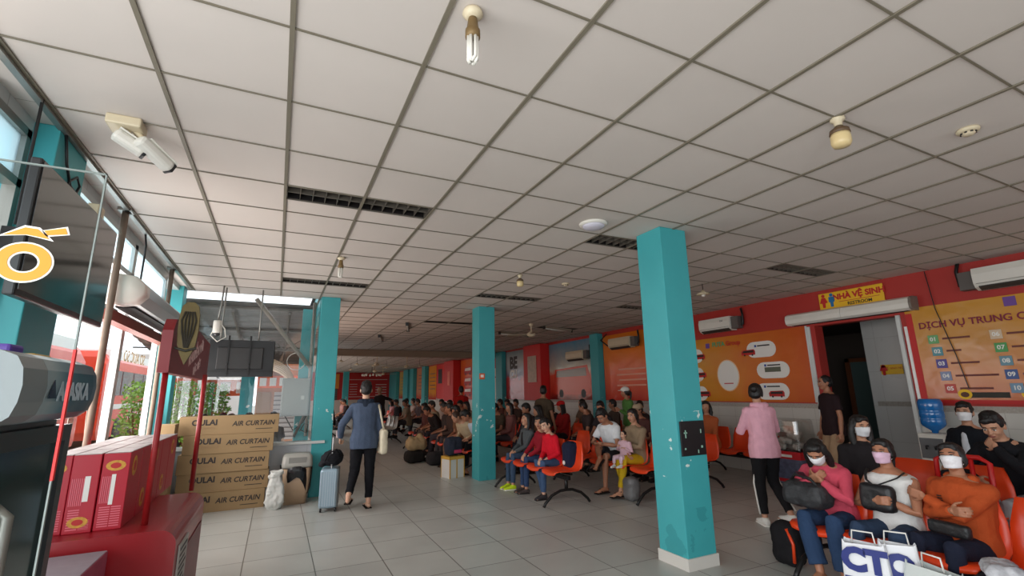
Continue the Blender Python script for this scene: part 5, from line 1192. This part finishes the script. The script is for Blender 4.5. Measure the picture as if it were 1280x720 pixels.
# ---------------- man in the restroom doorway
person('man in a dark polo shirt standing in the restroom doorway', (8.0, 4.75, 0), FW-.5, 1.0, 'stand', head=(-6, 0, 0), shirt=(44, 30, 32), sleeve='short', pants=(170, 140, 110), hair='cropped', tone=1, near=True)

# ---------------- right front row
kl = ((-.12, .44, .55), (.10, .44, .55))
a_ = person('long haired woman in a coral pink sweater and white mask, looking at her phone', (4.48, 2.74, 0), FW+.12, .90, seat=-.04, lean=10, slump=16, head=(10, -24, 0), wr=[(-.04, .30, .86), (.06, .30, .86)], elb=[(-1, -.2, -.6), (1, -.2, -.6)], palm=[(.5, -.5, .6), (-.5, -.5, .6)], curl=32,
    kn=[(-.14, .44, .54), (.12, .44, .54)], an=[(-.17, .40, .09), (-.02, .50, .09)], foot=(-10, 5), shirt=(196, 74, 92), pants=(44, 64, 94), shoes=None, hair='long', tone=1, mask=(232, 230, 232), near=True, flare=1.5)
tag(MB().rbox((0, 0, 0), (.035, .004, .07), .003).build('smartphone', mat('phone_dark_red', (70, 30, 40), .3), loc=(4.15, 2.78, .80)), 'dark smartphone held by the coral pink sweater woman', 'phone').rotation_euler = (R(-50), 0, FW)
bag('handbag', (4.20, 2.80, .55), (.19, .12, .10), mat('bag_charcoal', (44, 44, 46), .6, bump=.5, bscale=60), 'large charcoal bag on the lap of the coral pink sweater woman', rz=FW, vox=.01, strap=[(-.15, .05, .16), (-.08, .06, .24), (.06, .05, .26), (.15, .0, .18)], disp=.035)
b_ = person('woman in a sleeveless white top with a pale pink mask', (4.52, 2.29, 0), FW-.05, .88, seat=-.05, lean=2, slump=3, girth=1.12, head=(6, 2, 2), wr=[(-.04, .25, .80), (.00, .29, .78)], elb=[(-1, -.3, -.5), (1, -.3, -.5)], palm=[(1, 0, .2), (-1, 0, .1)], curl=48,
    kn=[(-.20, .42, .54), (.13, .44, .54)], an=[(-.20, .42, .09), (.16, .46, .09)], shirt=(222, 220, 216), sleeve='none', pants=(50, 66, 90), shoes=(60, 60, 64), hair='tail', tone=1, mask=(222, 186, 206), near=True, flare=1.35)
sb = bag('sling_bag', (4.30, 2.30, .60), (.12, .05, .10), mat('bag_black', (24, 24, 26), .45, bump=.4, bscale=50), 'black sling bag worn on the chest of the woman in the white top', rz=FW, vox=.009, disp=.02)
MB().tube([(.02, -.01, .18), (-.06, -.03, .22), (-.11, -.09, .25), (-.13, -.16, .285)], .011, 8, flat=.5).tube([(.02, -.01, .18), (.08, -.03, .22), (.12, -.10, .25), (.13, -.16, .285)], .011, 8, flat=.5).build('sling_strap', mat('strap_dark', (26, 25, 26), .7), sb, True)
c_ = person('woman in an orange hoodie and white mask with her arms folded', (4.52, 1.86, 0), FW-.22, .88, seat=-.05, lean=-3, slump=3, girth=1.14, head=(14, 8, 6), wr=[(.12, .24, .86), (-.10, .27, .80)], elb=[(-1, .1, -.9), (1, .1, -.9)], palm=[(0, -1, 0), (0, -1, 0)], curl=40,
    kn=[(-.16, .43, .55), (.12, .44, .55)], an=[(-.16, .44, .09), (.14, .44, .09)], shirt=(176, 76, 36), pants=(30, 34, 50), shoes=(50, 50, 54), hair='bun', tone=1, mask=(236, 234, 236), near=True, hood=True)
pt = c_['pts'][3]; lg = MB(); Fv, Uv, Xv = c_['F'], c_['U'], c_['X']
for k in range(6): lg.box((.03+.005*k, .128, .25+.018*k), (.062+.005*k, .133, .259+.018*k))
o_ = lg.build('chest_print', PDARK, c_['o']); o_.location = c_['P']+Vector((0, .03, .03)); o_.rotation_euler.x = R(3)
o_ = MB().prism([(-.05, 0), (.0, .02), (.05, .005), (.03, -.02), (-.02, -.01)], (.05, .14, .235), UX, UZ, UY, .004).build('chest_print', PWHITE, c_['o']); o_.location = c_['P']+Vector((0, .02, .03))
bag('purse', (4.24, 1.85, .54), (.13, .03, .045), mat('bag_black', (24, 24, 26), .45), 'flat black purse on the lap of the woman in the orange hoodie', rz=FW-.2, vox=.009, disp=.01)
# partly visible person at the right edge in blue
person('person in a blue top cut off by the right edge of the picture', (4.15, 1.12, 0), FW, .92, lean=4, shirt=(52, 74, 170), pants=(60, 60, 70), hair='long', tone=1, near=True)
# shopping bags
def shopping_bag(loc, rz, h, w_, d_, label, body=(232, 232, 234), letters=None):
    o = empty('shopping_bag', loc, rz, label, 'bag')
    b = MB(); n = 10; rg = []
    for z, k in ((0, .92), (h*.33, 1.0), (h*.66, .98), (h, .9)):
        rg.append([p+Vector((0, 0, .012*math.sin(i*2.1) if z == h else 0)) for i, p in enumerate(rr(w_*k, d_*k*(1 if z < h else .7), z, .02, 3))])
    s = b.loft(rg, caps=False).add([rg[0][i] for i in range(len(rg[0]))], [tuple(range(len(rg[0])))]).build('bag_body', mat('bag_%d_%d' % (body[0], body[2]), body, .4), o)
    so = s.modifiers.new('thickness', 'SOLIDIFY'); so.thickness = .002
    if letters:
        for k, (t, x, z, sz) in enumerate(letters): text('bag_lettering', t, (x, d_*1.02+.004, z), TX, TY, sz, mat('bag_navy', (34, 46, 120), .4), o, bold=.012, depth=.003)
    for q in (-1,): MB().tube([(-.07, 0, h-.02), (-.06, .0, h+.07), (.06, 0, h+.07), (.07, 0, h-.02)], .006, 6).build('bag_handle', PWHITE, o, True)
    return o
shopping_bag((3.84, 2.20, 0), FW+.35, .47, .14, .07, 'white shopping bag with large navy letters beside the jeans of the white top woman', letters=[('CT', 0, .36, .20), ('TR', .02, .18, .16)])
shopping_bag((3.98, 2.06, 0), FW+.5, .48, .12, .06, 'second white bag with navy lettering tucked behind the first', letters=[('O', 0, .34, .2)])
shopping_bag((3.92, 1.84, 0), FW-.3, .40, .17, .08, 'plain white plastic bag between the feet of the orange hoodie woman', (214, 220, 216))
b = bag('backpack', (4.28, 3.10, 0), (.13, .10, .18), cloth((30, 28, 30)), 'black bag with an orange edge on the floor behind the barefoot woman', rz=FW)
MB().tube([(-.1, .09, .05), (-.11, .09, .2), (-.06, .09, .32)], .014, 6).build('orange_edge', ORANGE, b, True)
hb_ = tag(MB().rbox((0, 0, .05), (.12, .09, .05), .04).build('shoe_bag', mat('zebra_print', (190, 190, 194), .5, var=.85, vscale=11, bump=.4), loc=(3.95, 1.50, .42), rz=.5), 'white bag with black swirls at the lower right corner', 'bag'); remesh(hb_, .01, 3, .03, .05)
tag(MB().rbox((0, 0, .21), (.14, .14, .21), .02).build('travel_bag', cloth((40, 40, 48)), loc=(3.98, 1.50, 0)), 'dark travel bag under the swirl patterned bag at the lower right corner', 'bag')

# second row at the right
person('dark haired woman in a white mask behind the coral pink sweater woman', (5.22, 2.86, 0), FW+.7, .93, lean=0, head=(20, -5, 0), shirt=(40, 36, 38), pants=(40, 40, 46), hair='long', tone=0, mask=(228, 228, 230), near=True)
person('man in a black jacket and white mask sitting by the blue water bottle', (7.45, 2.86, 0), FW-.1, 1.0, lean=0, head=(12, 2, 0), shirt=(26, 28, 34), pants=(40, 42, 50), hair='short', tone=0, mask=(232, 230, 232), near=True, open_jacket=(206, 208, 214))
person('dark haired man in black at the right edge, hand to his mouth', (6.05, 2.06, 0), FW-.1, 1.0, lean=6, slump=12, head=(6, -18, 0), wr=[(-.02, .25, 1.0), (.12, .34, .72)], elb=[(-1, .2, -.8), (1, 0, -.6)], palm=[(0, -1, 0), (0, -1, 0)], shirt=(28, 28, 32), pants=(170, 172, 176), hair='short', tone=0, near=True)
person('person in a grey sleeve behind the orange hoodie woman at the right edge', (5.9, 1.52, 0), FW, .95, shirt=(150, 156, 164), pants=(120, 126, 134), hair='long', tone=0)
# water dispenser
wd = empty('water_dispenser', (8.02, 3.44, 0), FW, 'water dispenser with a large blue bottle against the white dado', 'water dispenser')
MB().rbox((0, 0, .46), (.15, .15, .46), .02).build('cabinet', WHITE, wd)
MB().box((-.13, .15, .60), (.13, .156, .86)).build('front_panel', mat('dispenser_grey', (90, 92, 94), .4), wd)
for x in (-.05, .05): MB().tube([(x, .15, .76), (x, .19, .76), (x, .195, .72)], .012, 6).build('tap', BLACK, wd, True)
MB().lathe([(.03, .90), (.04, .95), (.12, 1.01), (.135, 1.04), (.135, 1.10), (.128, 1.115), (.135, 1.13), (.135, 1.20), (.128, 1.215), (.135, 1.23), (.135, 1.32), (.12, 1.36), (.10, 1.37)], 26).build('bottle', mat('blue_bottle', (30, 110, 180), .12, coat=.4), wd, True)
# wrapped bundle pile near the doorway
sk = empty('plastic_tub', (7.85, 5.42, 0), FW, 'red and white printed carton topped with crumpled pale parcels, left of the doorway', 'parcel pile')
MB().rbox((0, 0, .26), (.30, .22, .26), .01).build('printed_carton', mat('printed_fruit', (92, 96, 120), .5, var=.7, vscale=14), sk)
MB().box((-.305, -.225, .40), (.305, .225, .52)).box((-.305, -.225, .04), (.305, .225, .09)).build('red_band', mat('band_red', (196, 28, 36), .5), sk)
MB().box((-.16, .226, .43), (.12, .229, .47)).build('band_lettering', PWHITE, sk)
rnd = random.Random(3)
for k in range(26):
    x, y, z = rnd.uniform(-.22, .22), rnd.uniform(-.14, .14), .57+.09*(k//8)+rnd.uniform(0, .03)
    if k > 23: x *= .5
    p = MB().ell((0, 0, 0), (.075, .06, .05), Matrix.Rotation(rnd.uniform(0, 3), 3, 'Z'), 10, 7).build('crumpled_parcel', mat('parcel_pale', (180, 172, 164), .5, var=.4, vscale=25), sk, True); p.location = (x, y, z); remesh(p, .012, 1, .06, .05)
fb = tag(MB().loft([rr(.31, .23, .53, .04), rr(.32, .24, .8, .06), rr(.31, .23, 1.0, .06), rr(.30, .21, 1.03, .06)], caps=False).build('plastic_wrap', glassmat('film', (.93, .93, .92), .10), loc=(7.85, 5.42, 0), rz=FW), 'clear plastic film sleeve around the pale parcels', 'plastic film')

# ---------------- children's bench
KS = .70
person('girl in a grey cardigan and jeans with bright yellow-green shoes', (3.90, 7.42, 0), FW+.05, .80, lean=0, head=(0, 8, 0), wr=[(-.05, .33, .62), (.06, .33, .62)], shirt=(78, 82, 84), open_jacket=(38, 34, 34), pants=(58, 76, 100), shoes=(196, 222, 40), hair='long', tone=0, near=True, child=True)
person('boy in a dark red checked shirt looking away to his right', (3.94, 6.98, 0), FW-.1, .77, lean=4, head=(50, 0, 0), wr=[(-.1, .36, .60), (.02, .40, .62)], shirt=(142, 30, 42), sleeve='long', pants=(48, 66, 98), shoes=(70, 60, 58), hair='short', tone=0, near=True, child=True)
person('boy in a bright red jacket leaning his head to one side', (3.93, 6.56, 0), FW+.15, .77, lean=12, side=6, head=(14, -8, 14), wr=[(-.1, .30, .62), (.05, .34, .60)], shirt=(206, 26, 44), pants=(62, 84, 116), an=[(-.1, .40, .09), (.0, .32, .09)], shoes=(60, 56, 58), hair='short', tone=3, near=True, child=True)
bp = bag('backpack', (3.98, 6.20, .445), (.13, .11, .19), cloth((30, 36, 58)), 'navy backpack standing on the empty end seat beside the boy in red', rz=FW)
MB().prism([(.03*math.cos(a), .03*math.sin(a)) for a in [2*PI*i/12 for i in range(12)]], (.02, .112, .08), UX, UZ, UY, .006).build('backpack_badge', PWHITE, bp)
# second row
person('young man in a white t-shirt and dark shorts bent over his phone', (5.08, 6.55, 0), FW+.25, 1.0, lean=16, slump=12, head=(0, -22, 0), wr=[(-.03, .40, .72), (.06, .40, .72)], elb=[(-1, -.3, -.6), (1, -.3, -.6)], palm=[(.6, -.2, .6), (-.6, -.2, .6)], kn=[(-.10, .44, .54), (.06, .40, .66)], an=[(-.10, .44, .09), (-.16, .62, .55)],
    shirt=(226, 228, 230), sleeve='short', pants=(40, 40, 44), legs='short', shoes='sandal', hair='short', tone=1, near=True)
tag(MB().rbox((0, 0, 0), (.04, .004, .08), .003).build('smartphone', BLACK, loc=(4.72, 6.50, .76)), 'black phone held by the young man in the white t-shirt', 'phone').rotation_euler = (R(-50), 0, FW)
mo = person('mother in a tan jacket and mustard yellow trousers holding a baby', (5.10, 6.03, 0), FW+.12, .92, lean=2, slump=4, head=(8, -4, 0), wr=[(.02, .26, .80), (-.06, .30, .66)], elb=[(-1, -.2, -.6), (1, -.2, -.6)], palm=[(.2, -1, 0), (-.2, -.6, .6)], kn=[(-.06, .44, .55), (.10, .44, .55)], an=[(-.02, .48, .09), (-.06, .40, .09)],
    shirt=(142, 122, 98), pants=(200, 164, 32), shoes='sandal', hair='tail', tone=0, near=True)
person('baby in pink and white sitting on the mother\'s lap', (4.83, 6.00, .47), FW+.2, .45, lean=2, seat=-.33, head=(6, 0, 4), wr=[(-.14, .18, .50), (.16, .16, .55)], kn=[(-.12, .30, .20), (.14, .30, .20)], an=[(-.12, .40, .0), (.16, .42, -.02)], shirt=(216, 180, 190), pants=(226, 196, 210), shoes=(226, 226, 226), hair='cropped', tone=3, near=True, child=True, girth=1.15)
bag('plastic_bag', (4.72, 5.78, 0), (.12, .10, .16), mat('grey_bag', (110, 108, 108), .4, var=.3), 'grey plastic bag on the floor by the mother\'s feet', rz=FW)

# ---------------- standing people and near crowd
person('person in a dark olive shirt standing among the seats, back turned', (5.30, 9.30, 0), -1.1, .96, 'stand', head=(30, 0, 0), shirt=(78, 66, 52), sleeve='short', pants=(60, 66, 80), hair='short', tone=1)
person('woman in a green top and white cap standing near the wall', (7.0, 8.45, 0), FW-.4, .93, 'stand', lean=6, wr=[(-.05, .26, 1.2), (.2, .1, .8)], shirt=(86, 130, 66), pants=(44, 40, 42), hair='tail', cap=(226, 224, 216), tone=1)
person('woman in an orange-brown jacket seated right of the nearest teal column', (7.55, 6.82, 0), FW+.2, .98, head=(30, 0, 0), shirt=(184, 96, 56), pants=(196, 178, 178), shoes=(210, 206, 200), hair='long', tone=0, wr=[(-.08, .34, .62), (.08, .34, .62)])
person('bald man in a dark jacket reaching one arm out to the right', (3.15, 16.6, 0), .5, 1.03, 'stand', head=(0, 0, 0), wr=[(-.25, .05, .85), (.78, .25, 1.28)], palm=[None, (0, 0, -1)], shirt=(42, 34, 34), pants=(44, 40, 42), hair='none', tone=2)
person('person in a red top standing with back turned beside the mid hall column', (5.28, 14.5, 0), -.3, 1.0, 'stand', shirt=(176, 30, 26), pants=(44, 42, 50), hair='short', tone=1)
person('person in black trousers and sandals half hidden by the mid hall column', (3.82, 9.15, 0), FW, 1.0, lean=20, slump=20, head=(0, -20, 0), shirt=(186, 200, 214), pants=(22, 22, 26), shoes='sandal', hair='short', tone=1, sleeve='short')
person('stooped person in a tan shirt just left of the mid hall column', (3.80, 9.72, 0), FW+.3, 1.0, lean=24, slump=26, head=(0, -10, 0), shirt=(186, 168, 138), pants=(60, 52, 50), hair='cropped', tone=0, hairm=HAIRG)
CROWD = [ # x, y, turn, s, lean, shirt, sleeve, pants, hair, tone, cap, label
 (3.78, 10.25, .2, .95, 10, (120, 84, 60), 'short', (120, 92, 74), 'short', 1, None, 'person in a brown shirt seated behind the black duffel bag'),
 (3.80, 10.78, .1, .98, 14, (70, 54, 48), 'long', (64, 58, 60), 'short', 1, None, 'person in a dark brown jacket seated behind the beige bag'),
 (3.80, 11.30, -.2, .98, 4, (62, 52, 50), 'short', (70, 64, 70), 'short', 2, None, 'dark haired person in a charcoal shirt at the bench end past the luggage'),
 (3.95, 12.35, .0, 1.0, 30, (40, 34, 34), 'long', (40, 38, 44), 'short', 1, None, 'person in black bending far forward over the luggage'),
 (3.95, 12.90, .1, 1.0, 2, (150, 134, 110), 'short', (90, 76, 70), 'short', 1, None, 'person in a khaki shirt seated upright beyond the luggage'),
 (3.95, 13.42, .3, .96, 6, (100, 60, 54), 'long', (50, 46, 50), 'long', 1, None, 'long haired person in a maroon top beyond the luggage'),
 (4.95, 8.62, .1, .96, 6, (110, 70, 50), 'short', (60, 50, 50), 'long', 0, None, 'woman in a brown top right beside the mid hall column'),
 (4.95, 9.16, .2, .98, 8, (54, 46, 50), 'long', (50, 50, 60), 'short', 1, None, 'person in a dark grey jacket in the second crowded row'),
 (4.95, 10.18, -.3, .95, 0, (130, 84, 80), 'long', (66, 60, 66), 'long', 0, None, 'long haired woman in a dusty rose top in the second crowded row'),
 (4.95, 10.72, .2, .97, 8, (86, 74, 60), 'short', (56, 56, 60), 'short', 1, None, 'person in an olive brown shirt in the second crowded row'),
 (4.95, 11.24, .0, .97, 4, (50, 44, 46), 'long', (48, 46, 52), 'short', 1, None, 'person in a near black jumper at the end of the second crowded row'),
 (6.15, 8.24, .2, 1.0, 2, (52, 46, 48), 'short', (48, 48, 56), 'short', 1, None, 'heavy set man in a dark shirt left of the woman in green'),
 (6.15, 8.76, -.4, 1.0, 2, (66, 54, 52), 'short', (48, 48, 56), 'cropped', 1, None, 'short haired man next to the heavy set man in dark shirt'),
 (6.15, 9.80, .1, .97, 0, (146, 30, 30), 'long', (50, 46, 50), 'long', 0, (190, 34, 34), 'person in red with a red cap in the third row'),
 (6.15, 10.32, .3, .97, 0, (34, 32, 36), 'long', (44, 44, 50), 'long', 3, None, 'masked woman in a black jacket next to the red cap'),
 (6.15, 10.84, .1, .96, 5, (96, 66, 56), 'short', (54, 50, 56), 'short', 1, None, 'person in a rust brown shirt at the end of the third row'),
 (6.35, 7.30, .2, .95, 4, (92, 60, 56), 'short', (54, 50, 56), 'short', 1, (170, 150, 124), 'person in a beige hat beside the nearest teal column'),
 (6.35, 6.78, .1, .95, 4, (120, 48, 48), 'long', (34, 34, 38), 'long', 0, None, 'person in dark red beside the nearest teal column, white shoes below'),
 (7.55, 8.65, .1, .97, 4, (60, 50, 50), 'short', (50, 50, 56), 'short', 1, None, 'person in a dark shirt against the wall under the poster'),
 (7.55, 9.70, -.2, .97, 2, (84, 70, 62), 'long', (50, 50, 56), 'short', 1, None, 'person in a grey brown top against the wall under the far poster'),
 (7.55, 11.0, .2, .99, -2, (116, 92, 76), 'short', (70, 60, 60), 'cropped', 1, None, 'man leaning back on the wall by the teal pilaster'),
 (5.05, 13.05, .2, .97, 8, (140, 128, 112), 'long', (60, 56, 60), 'long', 1, None, 'grey clad person with bushy hair left of the mid hall column'),
 (5.05, 13.6, -.2, .98, 4, (150, 130, 116), 'short', (60, 56, 60), 'short', 1, None, 'person in a sand coloured shirt left of the mid hall column'),
 (5.05, 14.6, .1, .98, 2, (96, 74, 66), 'short', (60, 56, 60), 'short', 1, None, 'person in a faded brown shirt behind the bushy haired person'),
 (6.65, 13.25, .1, .97, 2, (78, 60, 54), 'short', (60, 56, 60), 'short', 1, None, 'person seated just right of the mid hall column, nearest of three heads'),
 (6.65, 13.8, .1, .97, 2, (124, 82, 64), 'short', (60, 56, 60), 'short', 1, None, 'middle of the three heads right of the mid hall column'),
 (6.65, 14.35, -.2, .97, 2, (110, 70, 60), 'short', (60, 56, 60), 'short', 1, None, 'farthest of the three heads right of the mid hall column'),
 (5.05, 15.6, .0, .98, 2, (190, 172, 160), 'short', (60, 56, 60), 'short', 1, None, 'person in a pale shirt deep in the row past the red wall box'),
 (4.35, 17.6, .0, .98, 2, (130, 112, 90), 'short', (60, 56, 60), 'short', 1, None, 'person in a khaki top before the far orange seats'),
 (5.0, 18.2, .2, 1.0, 6, (96, 80, 80), 'short', (60, 56, 60), 'short', 1, None, 'grey shirted person near the far orange seats'),
 (4.35, 19.05, .2, .98, 0, (40, 34, 36), 'long', (50, 46, 50), 'short', 1, None, 'person in black on the first far orange bench'),
 (4.35, 20.1, .0, .98, 0, (210, 150, 150), 'short', (50, 46, 50), 'long', 0, None, 'person in a pink top on the far orange bench'),
 (5.25, 20.2, .1, .98, 0, (196, 176, 164), 'short', (50, 46, 50), 'short', 0, None, 'person in a pale top on the second far orange bench'),
 (5.25, 21.2, .1, .98, 0, (60, 46, 46), 'short', (50, 46, 50), 'short', 1, None, 'person in dark brown on the second far orange bench'),
 (1.95, 19.55, .0, .98, 4, (46, 36, 36), 'long', (50, 46, 50), 'short', 1, None, 'person in black at the left end of the hall, nearest the teal column'),
 (1.95, 20.1, .0, .98, 2, (196, 130, 126), 'short', (50, 46, 50), 'short', 0, None, 'person in a salmon shirt at the left end of the hall'),
 (1.95, 20.62, .3, .98, 2, (176, 110, 110), 'short', (50, 46, 50), 'long', 0, None, 'long haired person in dull pink at the left end of the hall'),
 (2.95, 23.05, .0, .98, 4, (56, 44, 44), 'long', (50, 46, 50), 'short', 1, None, 'dark clad person left of the walking man, nearest of the far row'),
 (2.95, 23.6, .0, .98, 2, (150, 92, 84), 'short', (50, 46, 50), 'short', 1, None, 'person in a brick coloured shirt left of the walking man'),
 (2.95, 24.6, .2, .98, 2, (188, 146, 140), 'short', (50, 46, 50), 'short', 1, None, 'pale shirted person at the end of the far left row'),
]
for x, y, tn, s_, ln, sh, sl, pa, ha, tn2, cp, lb in CROWD:
    rnd = random.Random(int(x*100+y*37))
    person(lb, (x, y, 0), FW+tn, s_, lean=ln, slump=rnd.uniform(0, 14), head=(rnd.uniform(-35, 35), rnd.uniform(-16, 6), 0), wr=[(-.1+rnd.uniform(-.06, .06), .30+rnd.uniform(-.05, .1), .64), (.1+rnd.uniform(-.06, .06), .30+rnd.uniform(-.05, .1), .64)],
           an=[(-.1, .36+rnd.uniform(0, .14), .085), (.1, .36+rnd.uniform(0, .14), .085)], shirt=sh, sleeve=sl, pants=pa, hair=ha, tone=tn2, cap=cp, mask=(200, 200, 204) if 'masked' in lb else None, girth=rnd.uniform(.95, 1.1))
# people out in the yard, heads above the cartons
for x, y, sh, lb in ((-1.23, 11, (214, 214, 216), 'person in a white shirt outside, nearest the red post'), (-.93, 11.3, (206, 210, 214), 'second person in white outside, behind the cartons'), (-.72, 10.6, (222, 160, 156), 'person in pink outside, left of the teal yard column'), (-.44, 11, (226, 226, 228), 'person in white outside, below the teal yard column'), (.0, 11.2, (50, 48, 54), 'dark haired person outside beside the electrical cabinet')):
    tag(MB().rbox((0, 0, .16), (.2, .2, .155), .02).build('low_stool', REDPL, loc=(x, y, -.12)), 'low red stool under the '+lb, 'stool') if False else None
    person(lb, (x, y, -.10), 0 if x < -.8 else .3, .97, shirt=sh, sleeve='short', pants=(50, 50, 60), hair='short', tone=3 if x > -.8 else 1)
bench(-1.75, 10.95, 4, .55, 'yard bench carrying the people outside the end window', BLKMET, rz=0)

# ---------------- luggage in the aisle
bag('travel_bag', (2.95, 11.2, 0), (.23, .16, .14), cloth((40, 36, 34)), 'dark square travel bag on the floor, leftmost of the luggage pile', rz=.2, vox=.02, disp=.02)
bag('carry_bag', (2.98, 11.17, .27), (.24, .15, .14), cloth((172, 148, 112)), 'beige cloth bag on top of the dark travel bag', rz=.1, vox=.02, disp=.05, extra=[((.08, 0, .28), (.08, .07, .10)), ((-.14, 0, .24), (.06, .05, .08))])
bag('duffel_bag', (3.35, 10.6, 0), (.28, .17, .14), cloth((46, 44, 46)), 'black duffel bag right of the beige bag', rz=.1, vox=.02, disp=.03)
ct = empty('taped_carton', (3.10, 8.95, 0), .25, 'white carton with yellow tape left of the mid hall column', 'carton')
MB().rbox((0, 0, .19), (.16, .15, .19), .006).build('carton_body', mat('white_carton', (214, 210, 204), .6), ct)
MB().box((-.164, -.154, .33), (.164, .154, .383)).box((-.164, -.154, 0), (-.145, -.138, .38)).box((.145, -.154, 0), (.164, -.138, .38)).box((-.164, .138, 0), (-.145, .154, .38)).box((-.02, -.1535, 0), (.005, -.151, .38)).build('packing_tape', mat('tape_yellow', (206, 158, 62), .4), ct)
b = bag('backpack', (3.10, 8.95, .386), (.17, .11, .17), cloth((46, 48, 60)), 'dark blue backpack standing on the yellow taped carton', rz=.2, disp=.04)
MB().rbox((.04, -.115, .08), (.08, .01, .03), .008).build('pink_pocket', mat('pink_patch', (190, 50, 90), .6), b)
